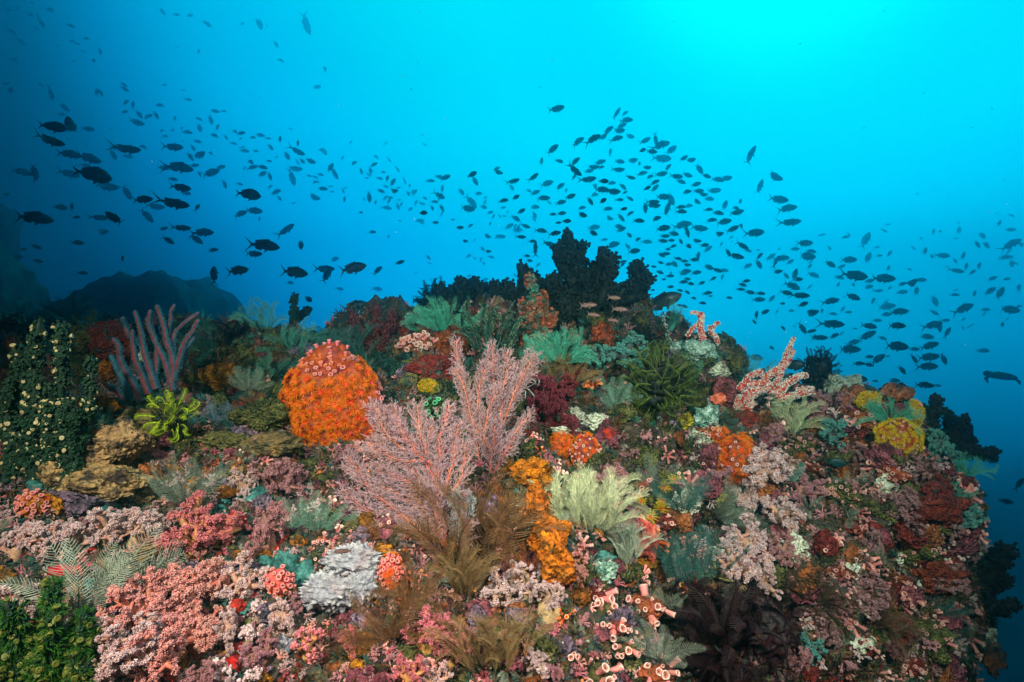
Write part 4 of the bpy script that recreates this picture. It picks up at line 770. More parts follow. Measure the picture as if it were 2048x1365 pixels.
def fish():
    rng = np.random.RandomState(5); fl = sorted(FISH, key=lambda f: -f[2] * (1.25 - .35 * f[4])); near, far = fl[:300], fl[300:]
    cells = {}
    for f in near:
        a = max(i for i, b in enumerate(XB) if f[0] >= b[0] or i == 0); c_ = max(i for i, b in enumerate(YB) if f[1] >= b[0] or i == 0); cells.setdefault((a, c_), []).append(f)
    for (a, c_), L2 in sorted(cells.items()):
        L2.sort(key=lambda f: f[0])
        for i, (x, y, l, ang, h, k) in enumerate(L2):
            lst = (CHROMIS, SLIM, DEEP)[k]; me = lst[rng.randint(len(lst))]; yaw = rng.uniform(-.45, .45)
            shade = 'black' if h < .25 else 'grey' if h < .8 else 'faint'
            pl = 'the only one' if len(L2) == 1 else ('%s from left' % ORD[i])
            lab = '%s %s, %s %s %s' % (shade, ('fish', 'slim fish', 'deep-bodied fish')[k], pl, YB[c_][1], XB[a][1])
            dep = 3.3 + 10.5 * h + rng.uniform(0, .5)
            o = thing('reef_fish', lab, 'fish', 'schooling fish in open water', fish_mat(x, y, l, ang, dep, yaw), me)
            setm(o, [mf_dark if k == 2 or h < .25 else mf_grey, m_eye])
    g = G()
    for x, y, l, ang, h, k in far:
        me = (CHROMIS, SLIM, DEEP)[k][rng.randint(2)]; rest_add(g, me_arrays(me), fish_mat(x, y, l, ang, 3.3 + 10.5 * h, rng.uniform(-.5, .5)), False)
    for _ in range(110):     # faintest specks of the school
        x, y = (rng.uniform(820, 1100), rng.uniform(380, 560)) if rng.rand() < .35 else ((rng.uniform(1550, 2048), rng.uniform(430, 700)) if rng.rand() < .55 else (rng.uniform(480, 860), rng.uniform(250, 420)))
        me = (CHROMIS, SLIM)[rng.randint(2)][rng.randint(3)]; rest_add(g, me_arrays(me), fish_mat(x, y, rng.uniform(7, 15), rng.uniform(-70, 70), rng.uniform(19, 26), 0), False)
    kind(mobj('distant_fish_school', g.mesh('distant_fish_school', [mf_grey, m_eye])), 'stuff')
    def one(label, x, y, l, ang, dep, me, mt, yaw=0, group=None):
        o = thing('reef_fish', label, 'fish', group, fish_mat(x, y, l, ang, dep, yaw), me); setm(o, [mt, m_eye])
    one('large dark damselfish with paler belly beside the central black bush', 1325, 604, 76, 22, 2.9, CHROMIS[1], mf_grey, .2)
    for lb, x, y, l, a in (('topmost pink anthias before the black bush', 1228, 596, 24, -5), ('leftmost and longest pink anthias before the black bush', 1176, 611, 31, 3), ('rightmost pink anthias before the black bush', 1239, 619, 29, -3), ('lower left pink anthias before the black bush', 1187, 630, 24, -8), ('lowest pink anthias before the black bush', 1225, 641, 21, -8)):
        one(lb, x, y, l * 1.1, a, 2.35, SLIM[0], mf_pink, .1, 'pink anthias by the black bush')
    one('olive dark fish behind the tip of the maroon branching coral', 708, 614, 52, 15, 3.6, CHROMIS[0], mf_dark)
    one('dark deep-bodied fish right of the maroon branching coral', 789, 609, 38, 0, 3.6, DEEP[1], mf_dark)
    one('black fish left of the bright green hydroid', 832, 630, 38, 185, 3.5, DEEP[0], mf_dark)
    one('dark fish hiding behind the red-white knobbly coral', 1585, 731, 42, 5, 3.2, DEEP[1], mf_dark)
    one('small black teal fish on the right reef face', 1680, 926, 38, 180, 2.05, DEEP[1], mat('fish_skin_teal', (.002, .02, .022), (.004, .05, .05), rough=.4))
    one('slim striped goby resting on the spiny white sponge', 687, 1103, 36, 178, 1.15, SLIM[0], mat('fish_skin_brown', (.06, .02, .02), (.25, .15, .13), ns=20))
fish()

def turtle():
    dep = 7.5; px, py = 2003, 754; u = dep / F; m1 = mat('turtle_shell', (.02, .025, .022), (.06, .06, .05), ns=6); m2 = mat('turtle_skin', (.03, .035, .03), (.08, .09, .08), ns=8)
    t = thing('sea_turtle', 'dark sea turtle gliding off the right reef edge', 'turtle', None, Matrix.Translation(ray(px, py) * dep) @ Matrix.Rotation(R(8), 4, 'Y'))
    V, Fc = ico(3); P = V * (25, 20, 9.5); P[:, 2] = np.where(P[:, 2] < 0, P[:, 2] * .6, P[:, 2]); P[:, 0] += np.where(V[:, 0] > 0, 4 * V[:, 0], 0); g = G(); g.add(P * u, Fc, .3)
    P = V * (8.5, 6.5, 6) + (-28, 0, 2.5); g2 = G(); g2.add(P * u, Fc, .4); tubes(g2, np.array([[-15, 0, 0], [-22, 0, 1], [-27, 0, 2]]) * u, np.array([6, 5, 4.5]) * u, 10, T=.4)
    def flip(base, mid, tip, w):
        A = np.array([base, mid, tip], float); tubes(g2, A * u, np.array([w * .6, w, w * .35]) * u, 8, T=.5)
    flip((-14, -12, -1), (-22, -26, 2), (-36, -34, 7), 3.5); flip((-14, 12, -1), (-10, 26, -6), (2, 34, -14), 3.5); flip((20, -9, -2), (25, -13, -5), (27, -14, -11), 3); flip((20, 9, -1), (28, 12, 0), (34, 14, 2), 3)
    mobj('shell', g.mesh('shell', m1), t); mobj('body', g2.mesh('body', m2), t)
turtle()

def snow():
    rng = np.random.RandomState(4); V, Fc = ico(0); t = G(); t.add(V, Fc, 1); n = 170
    px = rng.uniform(0, 2048, n); py = rng.uniform(0, 760, n); d = rng.uniform(1.2, 5, n); P = np.stack([(px - 1024) / F * d, d, (682.5 - py) / F * d], -1)
    g = G(); g.stamp(t, frames(P, rng.normal(size=(n, 3)), d / F * rng.uniform(.5, 1.3, n), rng)); kind(mobj('marine_snow', g.mesh('marine_snow', mat('snow_particle', (.3, .3, .28), (.5, .5, .45)))), 'stuff')
snow()

# ================================================================== materials of the living reef
K_ = lambda h: tuple((((int(h[i:i + 2], 16) / 255) ** 2.2) for i in (0, 2, 4)))
m_pinkgrey = (mat('trunk_peach', K_('c79a78'), K_('b87a78'), rough=.5, ns=9), mat('polyp_pinkgrey', K_('b07a7c'), K_('f4d4d4'), ns=5))
m_pink = (mat('trunk_salmon', K_('dc8a66'), K_('c56a62'), rough=.5, ns=9), mat('polyp_pink', K_('c05c58'), K_('f8b8b0'), ns=5))
m_rose = (mat('trunk_rose', K_('d8a45a'), K_('b0484c'), rough=.5, ns=9), mat('polyp_rose', K_('ac404c'), K_('ec8c94'), ns=5))
m_crim = (mat('trunk_crimson', K_('5c1c22'), K_('701c28'), ns=9), mat('polyp_crimson', K_('581520'), K_('99404c'), ns=5))
m_white = (mat('trunk_cream', K_('b8987c'), K_('b08478'), rough=.45, ns=9), mat('polyp_palepink', K_('b07c80'), K_('ecd0d2'), ns=5))
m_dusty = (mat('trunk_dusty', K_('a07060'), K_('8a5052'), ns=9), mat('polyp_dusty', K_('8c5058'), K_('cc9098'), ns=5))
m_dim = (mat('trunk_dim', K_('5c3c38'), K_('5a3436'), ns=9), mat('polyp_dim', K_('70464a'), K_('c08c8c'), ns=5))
m_tealsoft = (mat('trunk_teal', K_('5a2c30'), K_('3c6a66'), ns=9), mat('polyp_teal', K_('3a7a74'), K_('74aca4'), ns=5))
m_red = mat('sponge_red', K_('8c1410'), K_('d8301c'), K_('60100c'), ns=30, bump=.4, bs=60)
m_orange = mat('sponge_orange', K_('b45404'), K_('dc800a'), K_('604010'), ns=26, bump=.8, bs=70, vor=70, thr=(.5, .64))
m_orange2 = mat('sponge_ochre', K_('a85810'), K_('c87a18'), K_('5a3a12'), ns=18, bump=.8, bs=60, vor=110)
m_maroon = mat('sponge_maroon', K_('5c1e18'), K_('8c3828'), K_('2c5450'), ns=14, bump=.8, bs=60, vor=110, thr=(.55, .65))
m_rust = mat('sponge_rust', K_('8c3c18'), K_('b8603a'), K_('3c2a1c'), ns=14, bump=.8, bs=60, vor=110)
m_salmon = mat('sponge_salmon', K_('d8543c'), K_('f0806a'), K_('a02c20'), ns=24, bump=.4, bs=70)
m_porous = mat('sponge_porous', K_('946c48'), K_('d4ac74'), K_('40302a'), ns=22, bump=.8, bs=90, vor=60, thr=(.48, .60))
m_porousd = mat('sponge_porous_dark', K_('5c4a30'), K_('a08050'), K_('2c3a30'), ns=20, bump=.8, bs=90, vor=60, thr=(.52, .64))
m_spiny = mat('sponge_white', K_('7c7684'), K_('b0aeb4'), K_('987c80'), ns=26, bump=.3, bs=80, rough=.4, thr=(.5, .7))
m_white_s = mat('crust_white', K_('c8c4a8'), K_('f4f0dc'), K_('7c6a54'), ns=30, bump=.8, bs=70, vor=110, thr=(.5, .65))
m_greenw = mat('crust_green_white', K_('7ca08c'), K_('dcece0'), K_('4c7c70'), ns=26, bump=.8, bs=70, vor=110)
m_tealc = mat('crust_teal', K_('24504c'), K_('4c8680'), K_('1c4a48'), ns=26, bump=.5)
m_fan = mat('fan_skin', K_('c8603f'), K_('b0929c'), ns=30, rough=.6)
m_fan2 = mat('fan_skin_grey', K_('8c6a70'), K_('a8b4b8'), ns=30, rough=.6)
m_maroonfan = mat('fan_maroon', K_('421818'), K_('703434'), ns=30, rough=.6)
m_brown = mat('hydroid_brown', K_('5c3820'), K_('946a48'), ns=4, rough=.6)
m_brown2 = mat('hydroid_tan', K_('6c4c2c'), K_('9c7c54'), ns=4, rough=.6)
m_teal = mat('hydroid_teal', K_('2f7a6a'), K_('74bca8'), ns=4, rough=.6)
m_green = mat('hydroid_green', K_('278472'), K_('66c4a6'), ns=4, rough=.6)
m_pale = mat('hydroid_palegreen', K_('98a078'), K_('e6e4b8'), ns=4, rough=.6)
m_grey = mat('hydroid_grey', K_('4c5650'), K_('a0a894'), ns=4, rough=.6)
m_greyw = mat('hydroid_greywhite', K_('747c70'), K_('cdd4bc'), ns=4, rough=.6)
m_darkteal = mat('hydroid_darkteal', K_('1c4644'), K_('4c7a74'), ns=4, rough=.6)
m_yellow = mat('arm_yellow', K_('c4d42c'), K_('7c9012'), ns=4, rough=.5)
m_olive = mat('arm_olive', K_('74823a'), K_('1f331c'), ns=4, rough=.5)
m_black = mat('arm_black', (.002, .003, .003), (.006, .010, .012), ns=4, rough=.6)
m_bw = mat('arm_striped', K_('e0d8d4'), K_('2c2c30'), ns=4, rough=.5)
m_orarm = mat('arm_orange', K_('d86a1c'), K_('e0a060'), K_('b0c0c4'), ns=9, rough=.5, thr=(.5, .56))
m_olarm = mat('arm_moss', K_('a09858'), K_('40402c'), ns=4, rough=.5)
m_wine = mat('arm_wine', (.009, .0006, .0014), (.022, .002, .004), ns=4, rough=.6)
m_band = mat('arm_banded', K_('1c5a50'), K_('b0c8a0'), K_('104038'), ns=22, rough=.6, thr=(.42, .52))
m_treeb = mat('tree_coral_black', (.002, .006, .006), (.004, .014, .012), ns=20, rough=.7)
m_treebc = mat('tree_coral_black_cups', (.003, .016, .013), (.012, .045, .036), ns=20, rough=.7)
m_treeg = mat('tree_coral_green', (.004, .016, .008), (.010, .045, .018), ns=20, rough=.7)
m_cream = mat('cups_cream', K_('1c4020'), K_('c8b080'), ns=20, rough=.5)
m_gcup = mat('cups_green', K_('3c4414'), K_('6c6c2c'), ns=20, rough=.5)
m_gtent = mat('tentacles_green', K_('123c0c'), K_('3c741c'), ns=20, rough=.5)
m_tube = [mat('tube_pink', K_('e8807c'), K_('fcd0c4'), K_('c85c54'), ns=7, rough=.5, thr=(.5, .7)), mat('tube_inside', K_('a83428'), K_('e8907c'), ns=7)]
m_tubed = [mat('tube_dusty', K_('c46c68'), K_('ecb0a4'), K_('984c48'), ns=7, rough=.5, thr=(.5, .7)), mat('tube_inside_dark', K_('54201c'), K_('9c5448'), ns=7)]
m_tubeo = [mat('tube_orange', K_('e86830'), K_('ffb070'), ns=7), mat('tube_inside_orange', K_('d85010'), K_('ff9030'), ns=7)]
m_cal = mat('calyx_orange_red', K_('b82c10'), K_('e85a18'), K_('d8485c'), ns=3, thr=(.5, .7))
m_ten = mat('tentacle_orange', K_('f64a00'), K_('ff9408'), ns=5, rough=.5, trans=.15)
m_teny = mat('tentacle_yellow', K_('d8a010'), K_('f4dc28'), ns=5, rough=.5, trans=.15)
m_base = mat('colony_red', K_('983c10'), K_('b85018'), K_('7c2828'), ns=20, bump=.4)
m_finger = mat('finger_bluegrey', K_('33586a'), K_('7c3038'), ns=25, rough=.7)
m_ffuzz = mat('finger_fuzz', K_('33606c'), K_('568a92'), ns=25)
m_knob = mat('knob_red', K_('c83a20'), K_('e0604a'), K_('d89484'), ns=30, thr=(.5, .6))
m_kfuzz = mat('knob_white', K_('d8d0c8'), K_('f0ece8'), ns=25)
m_pad = mat('padina_white', K_('c8dcd8'), K_('f8ffff'), ns=12)
m_yel = mat('sponge_yellow', K_('c8a020'), K_('e8cc40'), K_('7c6414'), ns=24, bump=.8, bs=60, vor=110)
m_violet = mat('crust_violet', K_('6c4c64'), K_('9c8094'), K_('3c3440'), ns=24, bump=.8, bs=60, vor=110)
m_coralline = mat('crust_coralline', K_('7a3038'), K_('ac5c64'), K_('4c2428'), ns=22, bump=.8, bs=60, vor=110)
m_olivec = mat('crust_olive', K_('4a4424'), K_('7c7440'), K_('2c3420'), ns=22, bump=.9, bs=60, vor=110)

# ================================================================== the reef, thing by thing
# --- dark bushes on the crest
cup_tree('tallest black green coral bush crowning the reef crest', 'black coral bush', 1165, 660, [
    [(1165, 665), (1150, 590), (1140, 530), (1143, 480), (1132, 462)], [(1165, 655), (1190, 600), (1200, 540), (1204, 500)], [(1175, 655), (1200, 600), (1216, 560), (1214, 520)],
    [(1150, 640), (1120, 590), (1108, 548)], [(1150, 570), (1125, 530), (1120, 488)], [(1150, 540), (1165, 500), (1168, 488)], [(1165, 640), (1170, 590), (1172, 545)],
    [(1200, 650), (1225, 620), (1235, 590)], [(1190, 650), (1232, 600), (1262, 572), (1285, 548), (1286, 520)], [(1225, 605), (1262, 600), (1296, 562), (1298, 545)], [(1130, 655), (1105, 620), (1090, 590)]], m_treeb, m_treebc, r0=14, cup=7, side=6, sl=29, seed=1, push=.05)
cup_tree('black coral bush left of the tallest bush', 'black coral bush', 1060, 655, [[(1060, 655), (1050, 600), (1048, 560), (1046, 530)], [(1055, 650), (1075, 590), (1080, 550)], [(1050, 640), (1015, 590), (1008, 560)], [(1045, 650), (1005, 610), (985, 570)], [(1070, 650), (1095, 600), (1098, 570)]], m_treeb, m_treebc, r0=13, cup=7, side=6, sl=24, seed=2, push=.1)
cup_tree('low black lumpy coral behind the bright green hydroid', 'black coral bush', 915, 625, [[(900, 630), (885, 595), (870, 572)], [(915, 630), (912, 590), (925, 560)], [(930, 630), (945, 590), (948, 556)], [(940, 630), (962, 600), (968, 575)]], m_treeb, m_treebc, r0=17, cup=7, side=5, sl=20, seed=3, push=.1)
cup_tree('black coral bush, left of the pair behind the yellow cup corals', 'black coral bush', 1805, 835, [[(1805, 840), (1800, 800), (1796, 772)], [(1800, 838), (1785, 800), (1778, 785)]], m_treeb, m_treebc, r0=9, cup=6, side=5, sl=16, seed=4, push=.25)
cup_tree('black coral bush, taller one behind the yellow cup corals', 'black coral bush', 1860, 880, [[(1850, 890), (1840, 830), (1842, 790)], [(1860, 890), (1862, 840), (1872, 800)], [(1850, 880), (1830, 850), (1826, 810)]], m_treeb, m_treebc, r0=13, cup=6, side=5, sl=19, seed=5, push=.3)
cup_tree('wide black coral branching out over the right reef edge', 'black coral bush', 1895, 915, [[(1880, 915), (1900, 880), (1925, 868), (1960, 866), (1985, 862)], [(1880, 910), (1900, 860), (1908, 828)], [(1900, 900), (1940, 885), (1975, 890)], [(1890, 905), (1880, 870), (1875, 850)], [(1905, 850), (1925, 835)], [(1900, 905), (1935, 905), (1968, 900)]], m_treeb, m_treebc, r0=13, cup=6, side=5, sl=18, seed=6, push=.3)
cup_tree('black coral bush hanging off the right reef edge low down', 'black coral bush', 1945, 1180, [[(1935, 1200), (1965, 1140), (1975, 1095), (1985, 1075)], [(1940, 1200), (1985, 1170), (2010, 1160)], [(1940, 1210), (1980, 1210), (2012, 1200)], [(1930, 1220), (1960, 1230), (1985, 1240)], [(1935, 1190), (1975, 1130), (2000, 1110)]], m_treeb, m_treebc, r0=17, cup=7, side=6, sl=24, seed=7, push=.25)
cup_tree('thin dark knobbly column standing left of centre on the crest', 'coral column', 588, 665, [[(586, 668), (590, 630), (592, 605), (594, 592)], [(588, 640), (600, 615)]], m_treeg, m_treebc, r0=7, cup=5, side=4, sl=9, seed=8)
LL = []
for i, (x0, x1, y1) in enumerate([(10, 5, 690), (38, 45, 655), (68, 72, 640), (98, 95, 650), (128, 132, 650), (155, 165, 720), (25, 18, 760), (85, 60, 760), (115, 120, 770), (145, 148, 800)]): LL.append([(x0, 965), (x0 + 12 * math.sin(i * 2.1), 890), ((x0 + x1) / 2 - 12 * math.sin(i * 3.3), 820), (x1 + 10 * math.sin(i * 5.1), y1 + 60), (x1 + 2, y1)])
cup_tree('dark green branching coral with cream cups at the left edge', 'tree coral', 85, 965, LL, m_treeg, m_cream, r0=9, cup=7.0, dens=1.0, side=4, sl=24, seed=9, depth=50, push=-.04, light=.085)
cup_tree('dark green tentacled coral in the bottom left corner', 'tree coral', 80, 1380, [[(x0, 1400), (x0 * .97 + 3, 1320), (x1, y1)] for x0, x1, y1 in [(10, 5, 1210), (45, 45, 1195), (80, 90, 1180), (110, 125, 1215), (150, 155, 1240), (60, 70, 1270), (20, 25, 1290), (130, 140, 1300), (95, 100, 1330), (170, 180, 1330)]], m_treeg, m_gcup, r0=15, cup=10, dens=.6, light=.5, side=4, sl=26, seed=10, depth=40, push=-.06, tent=m_gtent)

# --- feather stars
clump('yellow green feather star beside the porous sponge', 342, 832, 40, 40, 42, m_yellow, m_olivec, n=26, seed=1, push=-.4, droop=.3)
clump('dark green feather star with yellow-tipped arms below the crest', 1320, 765, 66, 58, 46, m_olive, m_black, n=85, seed=2, push=-.2)
crinoid('black feather star on the left crest', 475, 690, 68, m_black, n=34, meshes=ARMD, spread=75, seed=3)
crinoid('black feather star with splayed arms at the left end of the central crest', 862, 600, 48, m_black, n=26, meshes=ARMD, lean=45, spread=85, seed=4)
clump('round black feather star right of the red-white knobbly coral', 1637, 745, 36, 42, 24, m_black, m_black, n=80, meshes=ARMD, seed=5)
crinoid('black feather star tucked under the tallest bush', 1275, 685, 58, m_black, n=44, meshes=ARMD, spread=100, seed=6, flat=.9)
crinoid('black feather star behind the blue-grey finger coral', 235, 668, 48, m_black, n=30, meshes=ARMD, spread=90, seed=7)
crinoid('black feather star between the finger coral tips', 372, 668, 38, m_black, n=24, meshes=ARMD, spread=90, seed=8)
crinoid('black brown feather star in the crook of the red-white coral', 1520, 818, 46, m_black, n=34, meshes=ARMD, spread=110, seed=9, flat=.9)
crinoid('black and white striped feather star curled on the sea fan', 1050, 775, 62, m_bw, n=14, meshes=ARMS, lean=-60, tilt=30, spread=100, push=-.32, seed=10, cm=m_black)
crinoid('small orange feather star with curled arms below the orange cup coral', 640, 945, 36, m_orarm, n=9, meshes=ARMS, tilt=30, spread=100, push=-.04, seed=11)
crinoid('mossy brown feather star with coiled arms right of centre', 1418, 1150, 72, m_olarm, n=30, meshes=ARMS, tilt=40, spread=140, push=-.05, seed=12, cm=m_black)
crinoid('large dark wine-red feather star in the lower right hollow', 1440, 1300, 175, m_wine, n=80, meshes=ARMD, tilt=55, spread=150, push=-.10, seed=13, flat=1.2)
crinoid('dark leafy feather star behind the orange cup coral', 640, 690, 50, mat('arm_darkgreen', (.003, .02, .012), (.01, .06, .035), ns=5), n=30, meshes=ARM, spread=90, seed=14)
bush('feather_star', 'banded teal feather star with upright arms on the central crest', 'feather star', 985, 700, 118, m_band, n=26, spread=38, meshes=ARMD, seed=15, part='arm', base=.3)
crinoid('yellow feather star at the far left crest', 180, 665, 48, mat('arm_gold', K_('7c6410'), K_('c8a82c'), ns=5), n=16, meshes=ARM, spread=80, seed=16)

# --- hydroids and other feathery growth
def B(lab, px, py, sz, mt, **k): return bush(k.pop('name', 'hydroid'), lab, k.pop('cat', 'hydroid'), px, py, sz, mt, **k)
B('pale teal feathery hydroid left of the orange cup coral', 585, 715, 82, m_teal, n=18, spread=70, meshes=HYDF, seed=1)
B('grey green feathery hydroid under the pale teal one', 530, 770, 70, mat('hydroid_sage', K_('3f7a68'), K_('7ab09a'), ns=4), n=14, spread=55, seed=2)
B('bright green hydroid at the left foot of the crest', 882, 668, 84, m_green, n=24, spread=60, meshes=HYDF, seed=3, push=-.05)
B('bright green hydroid below the tallest black bush', 1112, 725, 80, m_green, n=24, spread=75, meshes=HYDF, seed=4, push=-.1)
B('pale green hydroid bush growing beside the orange tube sponge', 1172, 1048, 122, m_pale, n=36, spread=48, meshes=HYDF, seed=5, push=-.1, flat=.9, lean=8, base=.35)
B('small pale frond spreading left of the pale green bush', 1120, 1055, 60, m_greyw, n=6, spread=60, seed=6, push=-.08)
B('pale frond spreading right of the pale green bush', 1205, 1060, 76, m_greyw, n=7, spread=50, lean=-20, seed=7, push=-.08)
B('tall brown hydroid bush right of the pink sea fan', 962, 1120, 190, m_brown, n=34, spread=34, meshes=HYDF + HYD, seed=8, push=-.15, base=.38)
B('large brown fern-like hydroid near the bottom', 790, 1275, 138, m_brown, n=26, spread=110, meshes=HYD + HYDF, seed=9, push=-.10, lean=15)
B('brown hydroid above the large brown fern', 820, 1195, 92, m_brown, n=16, spread=65, meshes=HYD + HYDF, seed=10, push=-.12)
B('slender tan hydroid under the sea fan root', 928, 1190, 105, m_brown2, n=14, spread=26, meshes=HYDF, seed=11, push=-.12)
B('drooping tan hydroid at the bottom centre', 980, 1335, 135, m_brown2, n=20, spread=30, meshes=HYDF, seed=12, push=-.10, base=.3)
B('rusty hydroid left of the orange tube sponge', 1055, 1170, 85, mat('hydroid_rust', K_('8c4420'), K_('b86c40'), ns=4), n=12, spread=35, seed=13, push=-.1)
B('grey open fern fan right of the porous sponge', 365, 1005, 108, m_grey, n=12, spread=48, seed=14, push=-.06, flat=.25)
B('large grey green fern, left of the pair over pink coral', 160, 1225, 165, m_greyw, n=6, spread=26, seed=15, push=-.07, lean=-8, flat=.2)
B('large grey green fern, right of the pair over pink coral', 228, 1205, 165, m_greyw, n=7, spread=34, seed=16, push=-.07, lean=-14, flat=.2)
B('sage fern left of the pink sea fan', 640, 1060, 86, mat('hydroid_sage2', K_('4c7c6c'), K_('8cb8a0'), ns=4), n=12, spread=60, seed=17, push=-.06)
B('small sage fern next to the sage fern', 600, 1040, 66, m_grey, n=8, spread=50, seed=18, push=-.06)
B('dark teal plume hydroid right of centre', 1385, 1170, 130, m_darkteal, n=18, spread=28, meshes=HYD, seed=19, push=-.10, base=.2)
B('dark teal plume rising above the yellow polyps', 1365, 1020, 100, m_darkteal, n=8, spread=40, seed=20, push=-.08)
B('thin dark fern below the crest, right of centre', 1300, 975, 78, m_grey, n=6, spread=45, seed=21, push=-.06)
B('grey fern leaning right over pale pink coral', 1440, 1040, 95, m_grey, n=10, spread=34, lean=-55, seed=22, push=-.1)
B('grey feathery fern at the bottom of the tube corals', 1320, 1320, 95, m_grey, n=10, spread=55, seed=23, push=-.10)
B('grey feathery fern climbing right of the tube corals', 1325, 1235, 88, m_grey, n=9, spread=38, seed=24, push=-.10)
B('white edged grey plume beside the salmon sponge', 1255, 1130, 105, m_greyw, n=9, spread=14, meshes=HYDF, seed=25, push=-.10)
B('pale sage hydroid under the red-white knobbly coral', 1580, 865, 82, m_pale, n=16, spread=38, meshes=HYDF, seed=26, push=-.05)
B('green hydroid tufted on the yellow cup coral', 1780, 845, 62, m_green, n=16, spread=75, meshes=HYDF, seed=27, push=-.12)
B('green hydroid on the right reef edge, upper one', 1925, 955, 58, m_green, n=14, spread=70, meshes=HYDF, seed=28)
B('green hydroid on the right reef edge, lower one', 1905, 1000, 45, m_teal, n=12, spread=70, meshes=HYDF, seed=29)
B('thin green hydroid behind the red-white knobbly coral', 1495, 765, 66, m_teal, n=12, spread=70, meshes=HYD, seed=30)
B('grey green hydroid right of the crimson soft coral', 1235, 815, 70, mat('hydroid_sage3', K_('5c8474'), K_('9cbcA4'.lower()), ns=4), n=14, spread=50, seed=31, push=-.05)
B('wispy pale green hydroid standing on the left crest', 530, 650, 78, m_teal, n=9, spread=25, lean=18, seed=32, meshes=HYDF)
B('brown hydroid fringe below the bright green hydroid', 1130, 765, 62, m_brown2, n=16, spread=60, meshes=HYDF, seed=33, push=-.12, base=.6)
B('teal bushy growth at the far left crest', 45, 625, 62, m_darkteal, n=20, spread=75, seed=34)
B('dark fan growth behind the left crest', 145, 640, 62, m_darkteal, n=24, spread=75, seed=35, name='hydroid')
B('dark teal bush between finger coral and black feather star', 425, 700, 68, m_darkteal, n=20, spread=70, seed=36)
B('brown twiggy gorgonian in front of the black feather star', 450, 725, 52, mat('twig_brown', K_('4c3424'), K_('7c5c40'), ns=4), n=10, spread=60, seed=37, meshes=ARMS, name='gorgonian', cat='gorgonian', part='branch')
B('grey blue bushy hydroid above the striped rock', 440, 850, 58, mat('hydroid_blue', K_('3c4c58'), K_('7c90a0'), ns=4), n=30, spread=100, meshes=HYD, seed=38, push=-.04, flat=.9)
B('dark teal fringe right of the tallest bush', 1320, 675, 62, m_darkteal, n=22, spread=70, seed=39)
B('dark teal curved sheet hydroid behind the orange cup coral', 715, 735, 92, m_darkteal, n=18, spread=35, lean=25, meshes=HYDF, seed=40)
B('pale fern on the pink reef face under the coral arm', 1570, 960, 60, m_teal, n=9, spread=70, seed=41, push=-.06)
B('pale sage hydroid left of the yellow feather star', 500, 870 - 90, 58, m_grey, n=10, spread=55, seed=42, push=-.03)
B('sage hydroid on the crest right of the banded feather star', 1065, 740, 55, m_teal, n=12, spread=70, seed=43, push=-.06)
B('green hydroid tuft low on the right reef edge', 1880, 1230, 55, m_darkteal, n=16, spread=80, seed=44)
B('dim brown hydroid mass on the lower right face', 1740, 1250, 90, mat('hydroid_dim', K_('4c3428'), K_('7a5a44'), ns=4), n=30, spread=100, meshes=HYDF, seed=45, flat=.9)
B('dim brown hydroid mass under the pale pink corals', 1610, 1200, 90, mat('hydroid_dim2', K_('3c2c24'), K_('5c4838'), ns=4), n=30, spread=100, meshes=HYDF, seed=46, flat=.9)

# --- sea fans
FA = [([(895, 1100), (882, 1010), (862, 945), (825, 905), (785, 870), (745, 812)], 34), ([(845, 925), (808, 870), (785, 815)], 24), ([(855, 930), (840, 870), (832, 815)], 28), ([(878, 960), (878, 880), (898, 812)], 28), ([(890, 990), (905, 920), (918, 850)], 26), ([(850, 925), (795, 918), (740, 880)], 27),
      ([(885, 1030), (830, 970), (780, 945)], 27), ([(880, 1090), (800, 1035), (735, 980), (692, 920)], 33), ([(870, 1085), (785, 1055), (725, 1015), (686, 980)], 28), ([(860, 1090), (790, 1072), (738, 1058)], 22), ([(875, 1065), (812, 995), (770, 935), (732, 905)], 28), ([(885, 1090), (852, 1025), (818, 970)], 28),
      ([(893, 1100), (872, 1030), (880, 965)], 28), ([(900, 1100), (912, 1040), (922, 985)], 26), ([(893, 1105), (840, 1090), (795, 1085)], 20), ([(900, 1108), (872, 1104), (845, 1112)], 18), ([(880, 960), (850, 900), (862, 850)], 24), ([(815, 905), (770, 860), (762, 815)], 22), ([(860, 1080), (830, 1050), (770, 1010), (745, 960)], 26), ([(905, 1100), (925, 1080), (938, 1040)], 22), ([(900, 1000), (925, 950), (928, 890)], 26), ([(880, 1010), (850, 970), (800, 920), (770, 900)], 26), ([(885, 1060), (830, 1020), (790, 985), (760, 975)], 28), ([(870, 940), (820, 880), (800, 840)], 24)]
plume_fan('pink and orange sea fan, lower and wider of the two', 895, 1105, FA, m_fan, push=-.20, seed=1)
FB = [([(978, 905), (945, 840), (930, 780), (912, 735)], 23), ([(965, 870), (955, 800), (962, 760), (975, 728)], 22), ([(932, 780), (915, 725), (914, 680)], 18), ([(985, 900), (990, 820), (985, 750), (986, 688)], 22), ([(990, 890), (1005, 810), (1010, 750), (1016, 702)], 22), ([(1005, 850), (1028, 790), (1048, 745), (1068, 712)], 27),
      ([(985, 910), (1020, 880), (1045, 850), (1062, 825)], 18), ([(980, 905), (968, 870), (975, 820), (998, 775)], 22), ([(975, 900), (938, 860), (925, 820)], 18), ([(990, 905), (1000, 860), (1018, 810), (1035, 780)], 22), ([(1030, 790), (1040, 760), (1036, 725)], 16), ([(965, 950), (955, 900), (945, 850)], 24), ([(985, 950), (1005, 910), (1030, 870)], 22), ([(960, 960), (925, 910), (905, 880)], 22), ([(975, 960), (985, 900), (990, 850)], 24)]
plume_fan('pink sea fan, upper and more upright of the two', 978, 915, FB, m_fan, push=-.25, seed=21, sp=3.0)
